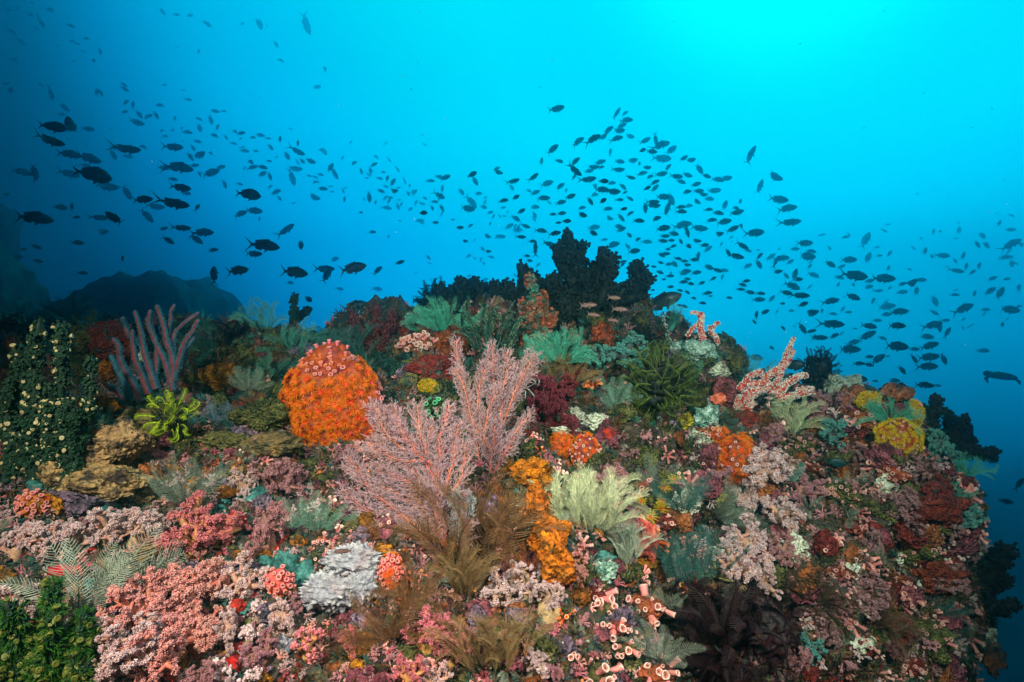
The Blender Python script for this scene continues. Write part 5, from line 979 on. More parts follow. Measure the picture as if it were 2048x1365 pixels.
plume_fan('grey teal sea fan lobe beside the brown hydroid', 935, 1105, [([(925, 1105), (915, 1040), (912, 985)], 20), ([(930, 1108), (938, 1050), (935, 990)], 18)], m_fan2, push=-.24, seed=31)
cup_tree('maroon branching coral on the crest behind the orange cup coral', 'branching coral', 752, 705, [[(752, 705), (725, 665), (712, 628)], [(752, 705), (738, 650), (735, 602)], [(755, 705), (755, 650), (752, 612)], [(757, 705), (768, 650), (768, 606)], [(760, 705), (785, 660), (792, 625)], [(745, 700), (712, 665), (702, 645)]], m_maroonfan, m_maroonfan, r0=7, cup=5, side=4, sl=13, seed=41, name='branching_coral')
cup_tree('red and teal leafy coral column on the central crest', 'leafy coral', 1068, 705, [[(1068, 705), (1065, 650), (1068, 600), (1060, 552)], [(1070, 690), (1082, 630), (1088, 585)], [(1072, 690), (1098, 650), (1108, 622)], [(1066, 690), (1052, 640), (1048, 600)]], mat('leaf_red', K_('8c3c2c'), K_('b05c44'), K_('3c6c5c'), ns=14, thr=(.5, .6)), mat('leaf_teal', K_('3c5c4c'), K_('4c8c78'), K_('a0503c'), ns=14, thr=(.5, .6)), r0=8, cup=8, side=5, sl=17, seed=51, name='leafy_coral', push=-.1)

# --- finger corals
Z1 = lambda L_: [[(x / 4, 560 + y / 4) for x, y in l] for l in L_]
FL = Z1([[(1380, 870), (1330, 620), (1235, 400), (1220, 340), (1245, 250)], [(1385, 800), (1390, 600), (1350, 430), (1310, 280), (1285, 210)], [(1400, 740), (1500, 500), (1580, 400), (1625, 320)], [(1385, 600), (1400, 400), (1480, 350), (1570, 260)], [(1350, 430), (1385, 280), (1410, 200)],
         [(1250, 860), (1190, 620), (1160, 420), (1115, 250)], [(1115, 540), (1075, 420), (1085, 320)], [(1140, 960), (1040, 740), (990, 620), (1000, 540), (950, 470)], [(1080, 970), (1000, 860), (930, 700), (900, 600)], [(1020, 980), (930, 880), (860, 830)], [(1180, 900), (1130, 720), (1090, 520), (1095, 400)], [(1240, 760), (1240, 500), (1230, 380)], [(1430, 720), (1480, 460)]])
finger_coral('blue-grey finger coral with red stripes on the left', 'finger coral', 295, 800, FL, [(8, 4.6), (8, 4.8), (7.5, 4.5), (5, 4), (4.5, 3.8), (9, 3.5), (6, 4), (9, 5), (7, 5), (7, 5), (8, 4), (6, 4), (5, 4)], m_finger, m_ffuzz, seed=1, push=-.15, fz=(.7, 1.1))
Z2 = lambda L_: [[(1200 + x / 4.014, 560 + y / 4.014) for x, y in l] for l in L_]
finger_coral('red and white knobbly coral reaching to the upper right', 'knobbly coral', 1515, 800, Z2([[(1000, 1140), (1080, 1010), (1200, 930), (1380, 850)], [(1100, 1090), (1190, 1030), (1230, 960)], [(1110, 890), (1150, 840), (1220, 770), (1310, 740)], [(1290, 800), (1400, 740), (1480, 640), (1530, 560), (1570, 470)], [(1400, 850), (1450, 740), (1500, 650), (1540, 570)], [(1400, 930), (1500, 830), (1600, 780), (1675, 770)], [(1400, 940), (1530, 930), (1640, 915), (1710, 905)], [(1560, 890), (1640, 865), (1715, 870)], [(1370, 900), (1330, 820), (1180, 850)]]),
             [(16, 10), (13, 10), (7, 5), (8, 3.2), (6.5, 4), (11, 4.5), (9, 4), (6, 3.5), (8, 6)], m_knob, m_kfuzz, name='knobbly_coral', depth=10, seed=2, stripe=False, push=-.12, fz=(1.0, 1.8), fd=1.7)
finger_coral('small red and white knobbly coral on the crest', 'knobbly coral', 1408, 705, Z2([[(860, 600), (830, 450), (800, 380), (820, 280)], [(820, 300), (770, 270), (725, 255)], [(870, 400), (920, 370), (975, 345)], [(870, 400), (930, 450), (965, 520)], [(690, 450), (750, 380), (800, 350)]]), [(9, 5), (4, 3), (5, 3.5), (5, 3.5), (4, 4)], m_knob, m_kfuzz, name='knobbly_coral', depth=10, seed=3, stripe=False, fz=(1.0, 1.7), fd=1.5)
finger_coral('single red and white coral arm lying on the right face', 'knobbly coral', 1560, 885, Z2([[(1340, 1240), (1430, 1290), (1550, 1350)]]), [(4, 3)], m_knob, m_kfuzz, name='knobbly_coral', seed=4, stripe=False, push=-.1, fz=(1., 1.7), fd=1.6)
finger_coral('thin spotted sea whip right of the tallest bush', 'sea whip', 1340, 690, Z2([[(575, 520), (520, 380), (485, 270)]]), [(3, 2)], mat('whip_dark', K_('1c4c48'), K_('3c6c60'), ns=20), m_kfuzz, name='sea_whip', seed=5, stripe=False, fz=(.9, 1.4), fd=1.2)

# --- polyp-covered colonies
mp = [m_cal, m_ten]; mc = m_tube; mcp = [mat('tube_rosy', K_('d8606c'), K_('f0a0a4'), K_('e88030'), ns=5, thr=(.5, .6)), m_tube[1]]; my = [mat('calyx_orange', K_('c85018'), K_('e88028'), ns=5), m_teny]
mound_colony('large orange cup coral dome covered in open polyps', 670, 808, 93, 98, m_base, mp, n=430, psz=12, seed=1, closed=.02, mclosed=mcp, ry=80, push=-.10, cover=lambda D: ~((D[:, 2] > .62) & (D[:, 0] < .5)) & ~((D[:, 0] > .80) & (D[:, 2] > -.3)), shape=lambda V: 1 - .10 * np.clip(V[:, 2], 0, 1) * np.clip(V[:, 0] * -1, 0, 1) + .10 * np.clip(V[:, 2] - .6, 0, 1))
mound_colony('small orange and pink cup coral arching above the pale hydroid, left half', 1122, 892, 26, 22, m_base, mp, n=60, psz=7, seed=2, push=-.08)
mound_colony('pink lobe of closed cups right of the small orange cup coral', 1172, 905, 26, 32, m_base, mp, n=60, psz=7.5, seed=3, closed=.5, mclosed=mc, push=-.05)
mound_colony('upright orange cup coral on the right face', 1478, 925, 38, 50, m_base, mp, n=130, psz=9, seed=4, closed=.2, mclosed=mc, push=-.06)
mound_colony('yellow cup coral at the top of the right mound', 1738, 803, 22, 17, m_yel, my, n=60, psz=6, seed=5, push=-.05)
mound_colony('larger yellow and red cup coral on the right mound', 1795, 878, 42, 36, m_base, my, n=150, psz=7, seed=6, push=-.06, closed=.1, mclosed=mc)
mound_colony('yellow rim cup coral right of the green hydroid tuft', 1822, 825, 20, 24, m_yel, my, n=60, psz=6, seed=7, push=0)
mound_colony('pink closed cup coral under the porous sponge', 68, 1010, 27, 25, m_orange, mp, n=44, psz=11, seed=8, closed=.95, mclosed=mcp, push=-.04)
mound_colony('pink closed cup coral between the pink soft corals', 559, 1163, 25, 22, m_salmon, mp, n=40, psz=11, seed=9, closed=.85, mclosed=mcp, push=-.04)
mound_colony('coral red cup colony right of the spiny white sponge', 782, 1145, 22, 36, m_salmon, mp, n=50, psz=10, seed=10, closed=.75, mclosed=mcp, push=-.05)
mound_colony('small orange cup coral above the upright orange one', 1440, 870, 14, 12, m_base, mp, n=24, psz=8, seed=11, push=-.03)
mound_colony('yellow cup coral tucked beside the olive cup coral', 855, 775, 16, 14, m_yel, my, n=30, psz=6, seed=12, push=-.03)
mound_colony('green cup coral with ringed mouths left of the sea fan', 868, 815, 24, 15, m_olivec, [m_treeg, m_gtent], n=24, psz=10, seed=13, closed=.9, mclosed=[mat('tube_green', K_('1c7c4c'), K_('7ce0a8'), ns=7), m_treeg], push=-.03)
for i, (x, y, s, w) in enumerate([(1327, 978, 15, 'highest'), (1350, 962, 15, 'upper right'), (1325, 1002, 15, 'middle'), (1300, 1035, 17, 'lowest'), (1324, 1018, 17, 'right-hand'), (1283, 1005, 13, 'left-hand'), (752, 1172, 16, 'single')]):
    u, Mx = place(x, y, tilt=60 + 8 * i % 20, lean=(i * 37) % 50 - 25, push=-.06)
    lab = ('%s of the six open yellow polyps among pink tubes' % w) if i < 6 else 'single open orange polyp at the foot of the coral red colony'
    t = thing('cup_polyp', lab, 'cup coral', 'open yellow polyps' if i < 6 else None, Mx); setm(mobj('polyp', POL[i % 3], t, scl(s * u)), my if i < 6 else mp)

# --- tube corals
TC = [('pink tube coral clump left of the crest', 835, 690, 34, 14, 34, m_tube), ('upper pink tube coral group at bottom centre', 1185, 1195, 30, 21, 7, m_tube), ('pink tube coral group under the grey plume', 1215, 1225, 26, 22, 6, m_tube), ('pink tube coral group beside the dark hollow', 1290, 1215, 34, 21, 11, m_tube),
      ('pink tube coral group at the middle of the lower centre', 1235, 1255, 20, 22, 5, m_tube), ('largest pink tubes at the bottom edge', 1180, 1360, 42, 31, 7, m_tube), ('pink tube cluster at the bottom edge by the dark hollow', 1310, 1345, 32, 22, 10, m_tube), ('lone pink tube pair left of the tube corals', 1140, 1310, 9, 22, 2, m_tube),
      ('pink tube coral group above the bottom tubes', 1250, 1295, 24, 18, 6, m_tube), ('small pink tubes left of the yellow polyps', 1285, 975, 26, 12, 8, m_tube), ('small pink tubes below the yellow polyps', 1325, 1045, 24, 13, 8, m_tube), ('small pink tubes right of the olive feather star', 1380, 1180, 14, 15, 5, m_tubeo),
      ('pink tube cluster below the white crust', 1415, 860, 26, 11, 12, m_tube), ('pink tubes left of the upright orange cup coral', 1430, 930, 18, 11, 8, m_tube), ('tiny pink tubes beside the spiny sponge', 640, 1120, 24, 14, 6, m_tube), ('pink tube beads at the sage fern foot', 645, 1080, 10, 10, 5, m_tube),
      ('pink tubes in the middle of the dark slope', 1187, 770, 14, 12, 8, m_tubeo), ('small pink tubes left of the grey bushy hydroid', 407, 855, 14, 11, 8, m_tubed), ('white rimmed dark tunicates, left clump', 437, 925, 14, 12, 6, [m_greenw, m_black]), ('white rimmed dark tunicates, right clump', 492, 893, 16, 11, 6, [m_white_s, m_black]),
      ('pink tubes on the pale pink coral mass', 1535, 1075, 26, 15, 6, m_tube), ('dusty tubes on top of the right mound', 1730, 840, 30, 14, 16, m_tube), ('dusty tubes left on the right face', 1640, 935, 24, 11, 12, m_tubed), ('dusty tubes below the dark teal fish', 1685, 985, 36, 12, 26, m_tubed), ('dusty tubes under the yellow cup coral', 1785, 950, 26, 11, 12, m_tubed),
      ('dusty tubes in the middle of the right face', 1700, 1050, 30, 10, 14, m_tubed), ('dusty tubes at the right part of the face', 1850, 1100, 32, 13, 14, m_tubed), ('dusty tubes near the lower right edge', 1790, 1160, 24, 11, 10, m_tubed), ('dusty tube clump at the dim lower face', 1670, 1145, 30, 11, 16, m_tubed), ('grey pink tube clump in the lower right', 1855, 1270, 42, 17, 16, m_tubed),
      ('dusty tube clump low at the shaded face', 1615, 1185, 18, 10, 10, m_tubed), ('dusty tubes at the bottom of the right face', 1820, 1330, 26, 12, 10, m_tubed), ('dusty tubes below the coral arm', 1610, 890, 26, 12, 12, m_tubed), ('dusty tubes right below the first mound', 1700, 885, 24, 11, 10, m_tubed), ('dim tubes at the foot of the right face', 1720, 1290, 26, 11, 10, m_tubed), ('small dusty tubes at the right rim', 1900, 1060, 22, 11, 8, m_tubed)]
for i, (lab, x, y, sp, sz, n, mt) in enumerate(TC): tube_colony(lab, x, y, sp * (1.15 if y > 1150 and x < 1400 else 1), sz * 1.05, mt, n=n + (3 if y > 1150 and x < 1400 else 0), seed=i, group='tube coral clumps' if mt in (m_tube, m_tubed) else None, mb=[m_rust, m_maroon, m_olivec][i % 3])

# --- soft corals
SC = [(30, 1115, 75, m_pinkgrey), (92, 1105, 72, m_pinkgrey), (150, 1095, 70, m_pinkgrey), (215, 1085, 85, m_pinkgrey), (272, 1080, 75, m_pinkgrey), (22, 1235, 72, m_pinkgrey), (390, 1095, 105, m_rose), (440, 1080, 70, m_rose), (548, 990, 88, m_dusty), (590, 975, 60, m_dusty), (545, 1095, 95, m_dusty), (480, 985, 50, m_pinkgrey),
      (250, 1245, 85, m_pink), (310, 1235, 100, m_pink), (375, 1205, 98, m_pink), (432, 1195, 88, m_pink), (478, 1190, 80, m_pinkgrey), (255, 1325, 95, m_pinkgrey), (325, 1340, 120, m_pink), (395, 1300, 100, m_pink), (450, 1285, 70, m_pinkgrey), (205, 1310, 75, m_pinkgrey), (340, 1265, 80, m_pink), (205, 1375, 70, m_pinkgrey), (290, 1395, 70, m_pink), (555, 1265, 70, m_pinkgrey), (530, 1320, 70, m_dusty), (585, 1225, 40, m_dusty), (400, 1385, 70, m_dusty),
      (860, 1290, 90, m_rose), (905, 1330, 80, m_rose), (820, 1370, 60, m_rose), (1010, 1205, 85, m_white), (1055, 1190, 80, m_white), (1062, 1345, 60, m_white), (1110, 1370, 50, m_dusty), (870, 1380, 60, m_pinkgrey), (1215, 980, 60, m_dusty), (1250, 1080, 70, m_dusty), (1160, 1165, 50, m_pink),
      (1100, 858, 110, m_crim), (1125, 800, 60, m_crim), (1240, 735, 75, m_tealsoft), (1195, 745, 60, m_tealsoft), (1545, 975, 95, m_pinkgrey), (1500, 1035, 80, m_pinkgrey), (1565, 1060, 75, m_pinkgrey), (1490, 1100, 75, m_pinkgrey), (1480, 1165, 85, m_pinkgrey), (1525, 1175, 65, m_pinkgrey), (1540, 905, 62, m_dusty), (1600, 1000, 60, m_dusty),
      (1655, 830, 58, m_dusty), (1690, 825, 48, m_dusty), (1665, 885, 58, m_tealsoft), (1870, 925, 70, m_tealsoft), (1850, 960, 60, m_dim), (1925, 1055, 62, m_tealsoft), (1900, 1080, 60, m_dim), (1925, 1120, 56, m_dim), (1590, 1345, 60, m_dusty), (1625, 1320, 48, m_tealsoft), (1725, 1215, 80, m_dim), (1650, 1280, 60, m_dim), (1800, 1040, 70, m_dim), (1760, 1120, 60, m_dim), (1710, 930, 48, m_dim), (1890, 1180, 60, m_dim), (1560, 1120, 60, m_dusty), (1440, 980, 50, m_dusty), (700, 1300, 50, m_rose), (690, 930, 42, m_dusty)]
SN = ['second pink-grey soft coral from the left edge, upper row', 'pink-grey soft coral left of the large grey ferns', 'pink-grey soft coral directly under the porous sponge', 'big pink-grey soft coral behind the large grey ferns', 'pink-grey soft coral right of the porous sponge foot', 'pale soft coral at the left edge above the tentacled coral', 'rose soft coral with yellow base in open view', 'small rose soft coral beside the yellow-based one', 'dusty rose soft coral under the striped rock', 'small dusty coral left of the orange feather star', 'dusty rose soft coral with cream trunk', 'small grey-pink coral near the orange crust',
      'pink soft coral nearest the grey ferns', 'large pink soft coral in the middle of the lower left', 'tall pink soft coral above the lower left mass', 'pink soft coral with a dark gap beside it', 'grey-pink coral with orange stem left of the closed cup coral', 'grey-pink soft coral right of the tentacled corner coral', 'largest salmon soft coral at the bottom left', 'salmon soft coral beside the largest one', 'short grey-pink coral left of the knobby white one', 'teal-shaded soft coral beside the tentacled corner coral', 'salmon soft coral squeezed between larger ones', 'cut-off grey soft coral at the bottom left edge', 'cut-off salmon soft coral at the bottom edge', 'pale brown soft coral below the closed pink cup coral', 'tan soft coral above the bottom knobby corals', 'tiny dusty coral left of the spiny sponge', 'dim dusty coral at the bottom edge by the knobby ones',
      'rose soft coral right of the large brown fern', 'rose soft coral below the slender tan hydroid', 'cut-off rose coral at the bottom centre edge', 'frosty white-pink soft coral under the brown hydroid', 'frosty white-pink soft coral beside the orange tube sponge', 'magenta white soft coral near the bottom centre', 'dim coral between the white-pink one and the tubes', 'cut-off grey-pink coral left of bottom centre', 'dusty pink coral right of the pale green bush', 'dusty coral between white-edged plume and salmon sponge', 'pink knobby coral right of the orange tube sponge',
      'large crimson soft coral behind the sea fan', 'small crimson soft coral above the large crimson one', 'teal tipped soft coral left of the dark green feather star', 'smaller teal tipped soft coral under the black bush', 'large pale soft coral right of the upright orange cup coral', 'pale soft coral below the upright orange cup coral', 'pale soft coral above the dusty red sponge', 'pale soft coral right of the leaning grey fern', 'pale soft coral right of the mossy feather star', 'pale soft coral at the brink of the dark hollow', 'soft coral under the trunk of the knobbly coral', 'dusty coral left of the red round sponge',
      'soft coral at the left top of the right mound', 'small soft coral at the top of the right mound', 'teal shaded soft coral on the right mound', 'teal white soft coral right of the yellow cup coral', 'dim soft coral below the yellow cup coral', 'teal white soft coral on the right rim', 'dim soft coral on the right rim', 'dim soft coral lower on the right rim', 'grey white soft coral at the dark hollow floor', 'teal white soft coral at the dark hollow', 'dim soft coral in the lower right face', 'dim soft coral right of the dark hollow', 'dim maroon coral in the upper right face', 'dim coral in the middle right face', 'dim coral beside the dark teal fish', 'dim coral near the lower right rim', 'dusty coral above the dark hollow', 'dusty coral left of the upright orange cup coral', 'small rose coral behind the brown fern', 'dusty coral between the orange feather star and the sea fan']
for i, (x, y, s, mt) in enumerate(SC): soft(SN[i], x, y, s * 1.18, mt, v=i, w=1.0 + .12 * ((i * 7) % 5 - 2), push=-.02, group='branching soft corals', lean=((i * 53) % 30) - 15)
for lab, x, y, s, mt in [('knobby white-pink soft coral with peach base near the bottom', 497, 1290, 62, m_white), ('stacked knobby white-pink coral, upper one', 515, 1235, 48, m_white), ('knobby rose soft coral at the bottom', 612, 1305, 72, m_rose), ('round knobby white-pink coral at the bottom edge', 440, 1360, 62, m_white), ('second round knobby coral at the bottom edge', 505, 1368, 52, m_white), ('knobby pink coral at the bottom centre', 810, 1345, 45, m_pink), ('knobby pink coral below the rose soft corals', 865, 1350, 50, m_pink), ('knobby pink coral right of the orange tube sponge', 1158, 1120, 46, m_pink), ('small white-pink knobby coral above the tube sponge end', 1160, 1085, 20, m_white)]:
    soft(lab, x, y, s, mt, var=KNOB, v=int(x) % 3, group='knobby soft corals', push=-.03)
# the frosty coral on its fat cream trunk
t_ = soft('frosty soft coral on a fat smooth cream trunk', 1098, 1205, 72, m_white, v=2, push=-.1)
u_, Mx_ = place(1098, 1240); 
g_ = G(); V_, F_, T_ = lathe([(.01, -38), (22, -34), (29, -16), (27, 6), (22, 26), (14, 38)], 24); g_.add(V_ * u_, F_, .2); o_ = mobj('trunk', g_.mesh('trunk', mat('trunk_cream_fat', K_('d0a878'), K_('e0bc94'), ns=9, rough=.4)), t_, Matrix.Translation((0, 0, -30 * u_)))

# --- sponges and crusts
SP = [('orange crusty sponge left of the pale teal hydroid', 437, 752, 38, 26, m_orange2, {}), ('orange sponge behind the finger coral, upper lump', 212, 735, 18, 26, m_orange2, {}), ('orange sponge at the finger coral foot', 200, 812, 38, 18, m_orange2, {}), ('olive brown lump below the yellow feather star', 165, 680, 36, 26, m_olivec, {}), ('dark maroon rounded sponge behind the finger coral', 222, 690, 42, 46, m_maroon, {}), ('rust sponge right of the pink tube clump', 895, 690, 34, 34, m_rust, dict(amp=.35)), ('maroon sponge with teal top left of the sea fan', 868, 740, 46, 28, m_maroon, dict(amp=.35)), ('rust red sponge on the crest by the leafy coral', 1065, 690, 26, 26, m_rust, dict(amp=.4)),
      ('small yellow and maroon sponge right of the green hydroid', 1208, 672, 20, 22, m_rust, dict(amp=.55)), ('orange tube sponge, topmost lobe', 1062, 948, 42, 27, m_orange, dict(osc=9, amp=.32, push=-.20, fine=.09, oscr=.07)), ('orange tube sponge, upper neck lobe', 1078, 1012, 24, 42, m_orange, dict(osc=6, amp=.32, push=-.20, fine=.09, oscr=.07)), ('orange tube sponge, bright middle lobe', 1098, 1072, 34, 34, m_orange, dict(osc=6, amp=.32, push=-.20, fine=.09, oscr=.07)), ('orange tube sponge, lowest lobe', 1115, 1125, 29, 46, m_orange, dict(osc=8, amp=.32, push=-.2, lean=10, fine=.09, oscr=.07)), ('small ochre sponge below the tube sponge', 1160, 1195, 22, 18, m_orange2, dict(osc=2)),
      ('large tan porous sponge boulder', 215, 888, 76, 44, m_porous, dict(pores=90, amp=.22, ry=60, push=-.06, lean=8, osc=7, oscr=.022, mo=m_orange2)), ('small round porous sponge left of the boulder', 112, 940, 29, 30, m_porous, dict(pores=40, amp=.12, push=-.02)), ('lower ledge of tan porous sponge', 205, 965, 82, 38, m_porous, dict(pores=90, amp=.35, ry=45, push=-.05, osc=9, oscr=.02, mo=m_orange2)), ('dark porous lump under the yellow feather star', 285, 850, 52, 36, m_porousd, dict(pores=40, amp=.25)), ('tan porous knob right of the lower ledge', 288, 990, 18, 20, m_porous, dict(pores=20)), ('violet grey growth over the lower ledge', 160, 1005, 52, 26, m_violet, dict(amp=.5, push=-.03)),
      ('spiny white blue sponge, upper lobe', 707, 1122, 46, 30, m_spiny, dict(spikes=150, amp=.2, push=-.06, osc=2, oscr=.03)), ('spiny white blue sponge, lower left lobe', 670, 1180, 54, 33, m_spiny, dict(spikes=170, amp=.2, push=-.06, osc=2, oscr=.03)), ('spiny white blue sponge, lower right lobe', 728, 1172, 32, 38, m_spiny, dict(spikes=110, amp=.2, push=-.05, osc=2, oscr=.03)), ('tiny spiny white sponge near the bottom', 568, 1292, 14, 20, m_spiny, dict(spikes=30)),
      ('round red sponge in the lower left pinks', 475, 1215, 16, 16, m_red, {}), ('red sponge beside the cream trunk', 530, 1078, 16, 12, m_red, {}), ('orange red sponge among the pink soft corals', 130, 1145, 30, 14, m_red, {}), ('orange red patch at the bottom left', 315, 1358, 34, 14, m_red, {}), ('small bright red sponge by the white crust', 1218, 873, 13, 16, m_red, {}), ('coralline red lump right of the dark green feather star', 1448, 785, 24, 28, m_coralline, {}), ('salmon red patch below the coralline lump', 1437, 800, 15, 12, m_salmon, dict(push=-.06)), ('salmon red sponge mass below the yellow polyps', 1290, 1085, 28, 42, m_salmon, dict(amp=.4, push=-.02, osc=2)),
      ('white crust left of the pink tubes', 1145, 832, 20, 15, m_white_s, dict(amp=.5)), ('white crust in the middle of the slope', 1192, 845, 28, 17, m_white_s, dict(amp=.5)), ('long white crust above the small orange cup coral', 1128, 862, 24, 8, m_white_s, dict(amp=.5)), ('green white crust at the knobbly coral foot', 1410, 832, 24, 28, m_greenw, dict(amp=.4)), ('teal round crust right of the tube sponge', 1203, 1116, 27, 12, m_tealc, dict(osc=1)), ('pale teal tufted lump under the teal crust', 1205, 1145, 24, 18, m_greenw, dict(amp=.5, spikes=60)), ('yellow sponge knob under the dark green feather star', 1372, 838, 14, 18, m_yel, {}),
      ('ochre sponge at the left of the red lump, lower right', 1440, 1000, 18, 14, m_yel, {}), ('orange knob under the dark tunicates', 478, 940, 15, 12, m_orange, {}), ('flat orange crust left of the rose soft coral', 440, 985, 34, 12, m_orange2, dict(amp=.3)), ('yellow orange crust below the dusty corals', 505, 1110, 34, 14, m_orange2, dict(amp=.3)), ('round dusty red sponge on the right face', 1562, 1065, 19, 22, m_coralline, {}), ('large dull red sponge mass on the right face', 1860, 1020, 56, 34, m_maroon, dict(amp=.4)), ('dull red sponge below the large one', 1880, 1150, 52, 30, m_maroon, dict(amp=.4)), ('dull red sponge in the middle right face', 1650, 1090, 22, 28, m_maroon, dict(amp=.3)),
      ('long dull red sponge low on the right face', 1795, 1260, 34, 22, m_maroon, dict(amp=.4)), ('pale barnacled lump on the right face', 1590, 1100, 22, 26, m_white_s, dict(amp=.5, fine=.12)), ('pale crust in the middle of the right face', 1760, 1020, 30, 16, m_olivec, dict(amp=.5, fine=.12)), ('sandy boulder between porous sponge and orange dome', 545, 890, 56, 22, m_porousd, dict(amp=.3, pores=20)), ('mossy striped rock above the dusty soft coral', 450, 885, 62, 16, m_olivec, dict(amp=.4)), ('cream knob in front of the sandy boulder', 483, 820, 12, 6, m_white_s, {}), ('speckled brown boulder left of the orange dome', 525, 830, 48, 30, m_olivec, dict(amp=.35, fine=.1)), ('violet crust between the lower left corals', 480, 1140, 36, 16, m_violet, dict(amp=.4)),
      ('blue violet crust beside the knobby corals', 540, 1225, 28, 20, m_violet, dict(amp=.4)), ('purple tunicate pair at the bottom centre, left one', 955, 1235, 18, 20, m_violet, dict(osc=1, oscr=.2)), ('purple tunicate pair at the bottom centre, right one', 1030, 1235, 20, 18, m_violet, dict(osc=2, oscr=.2)), ('white yellow fuzzy lump on the finger coral', 283, 722, 10, 17, m_white_s, dict(amp=.5, push=-.35, fine=.15)), ('pale lump on the pink tube clump side', 1358, 700, 22, 14, m_greenw, dict(amp=.4, fine=.12)), ('bluish white growth under the white discs', 1400, 705, 28, 22, m_greenw, dict(amp=.4, fine=.12)), ('white ribbed growth between crest and coralline lump', 1435, 742, 22, 12, m_white_s, dict(amp=.4, fine=.12)), ('red pink crust on the far left coral', 22, 650, 32, 22, m_salmon, dict(amp=.4, push=-.3)), ('orange stalk crust on the far left coral', 25, 685, 9, 22, m_rust, dict(push=-.3))]
for i, (lab, x, y, rx, rz, m, kw) in enumerate(SP): sponge(lab, x, y, rx, rz, m, seed=i, sub=kw.pop('sub', 5 if max(rx, rz) > 30 or 'spikes' in kw or 'pores' in kw else 4), **kw)
# white curled discs by the dark green feather star
for i, (x, y, s, w) in enumerate([(1354, 684, 6, 'leftmost and smallest'), (1373, 690, 8, 'middle'), (1393, 688, 7, 'rightmost'), (1398, 722, 9, 'lowest left'), (1430, 745, 9, 'lowest right')]):
    u, Mx = place(x, y + s, tilt=0); t = thing('curled_alga', '%s white curled disc alga right of the dark green feather star' % w, 'alga', 'white curled algae', Mx)
    g = G(); V, Fq, T = lathe([(s * .15, -.8), (s * .55, .3), (s * .9, 1.2), (s, 2.0), (s * .93, 2.3), (s * .5, 1.0), (.01, .2)], 18, [0, .3, .7, 1, 1, .5, 0]); A = V @ np.array(Matrix.Rotation(R(75), 3, 'X')).T; g.add((A + (0, 0, s)) * u, Fq, T); mobj('disc', g.mesh('disc', m_pad), t)
    g = G(); tubes(g, np.array([[0, 0, -s], [s * .3, 0, -.2 * s], [0, 0, s * .9]]) * u, np.array([1.2, .9, .8]) * u, 6, T=.3); mobj('stalk', g.mesh('stalk', m_pad), t)

# --- small encrusting growth nobody could count
def scatter():
    rng = np.random.RandomState(77); n = 15000
    px = rng.uniform(-350, 2150, n); py = rng.uniform(600, 1560, n); P = []; Nn = []; Q = []
    for x, y in zip(px, py):
        h = BV.ray_cast(Vector((0, 0, 0)), ray(x, y).normalized(), 12)
        if h[0] is not None:
            q = h[1] if h[1].dot(h[0]) < 0 else -h[1]; P.append(h[0][:]); Nn.append(q[:]); Q.append((x, y))
    P = np.array(P); Nn = np.array(Nn); Q = np.array(Q); u = P[:, 1] / F; patch = fbm(P * 3.5, 3, 31)
    ic, icf = ico(2); gl = []
    for s_ in range(3):
        V = ic * (1 + .55 * fbm(ic * 2 + s_ * 9, 2, s_))[:, None] * (1, 1, .4); t = G(); t.add(V, icf, T=np.clip(.5 + fbm(ic * 3, 1, s_ + 3) * .5, 0, 1)); gl.append(t)
    V, Fq, T = lathe([(.25, -.2), (.24, .5), (.34, 1), (.30, 1.04), (.2, .9), (.01, .5)], 8, [0, .2, 1, 1, .3, 0]); tb = G(); tb.add(V, Fq, T)
    tf = G(); a = rng.uniform(0, 6.28, 14); e = rng.uniform(.2, 1.3, 14); D = np.stack([np.cos(a) * np.cos(e), np.sin(a) * np.cos(e), np.sin(e)], -1); tubes(tf, np.stack([D * 0, D * .5 + (0, 0, .05), D], 1), np.array([[.06, .05, .02]]), 3, T=np.array([[0, .5, 1]]), tip=False)
    sets = [('encrusting_growth', gl, m_olivec, 1900, (3, 11)), ('encrusting_growth', gl, m_maroon, 1100, (3, 10)), ('encrusting_growth', gl, m_violet, 700, (3, 9)), ('encrusting_growth', gl, m_orange2, 300, (2, 7)), ('encrusting_growth', gl, m_coralline, 500, (2.5, 7)), ('white_specks', gl, m_white_s, 1300, (.8, 3.0)), ('encrusting_growth', gl, m_rust, 500, (2, 6)), ('encrusting_growth', gl, m_greenw, 420, (1.5, 5)),
            ('tiny_tubes', [tb], m_tubed[0], 1500, (4, 9)), ('tiny_tubes', [tb], m_tube[0], 350, (4, 8)), ('algae_turf', [tf], m_olivec, 3000, (8, 18)), ('algae_turf', [tf], m_dim[1], 2600, (7, 16)), ('algae_turf', [tf], m_darkteal, 1700, (8, 20)), ('algae_turf', [tf], m_brown, 1300, (8, 18))]
    i0 = 0
    for nm, tl, m, k, (a_, b_) in sets:
        sel = rng.permutation(len(P)); bias = (fbm(P[sel] * 3 + i0 * 7.7, 2, i0) + rng.normal(size=len(sel)) * .5); sel = sel[np.argsort(-bias)][:int(k * 1.35)]; i0 += 1
        if nm == 'tiny_tubes': sel = sel[(Q[sel, 0] > 1150) | (rng.rand(len(sel)) < .25)]
        g = G()
        for j, t in enumerate(tl):
            s2 = sel[j::len(tl)]; g.stamp(t, frames(P[s2], Nn[s2] + rng.normal(size=(len(s2), 3)) * .35, u[s2] * rng.uniform(a_, b_, len(s2)), rng), T=rng.uniform(-.3, .3, len(s2)))
        kind(mobj(nm, g.mesh(nm, m)), 'stuff')
scatter()

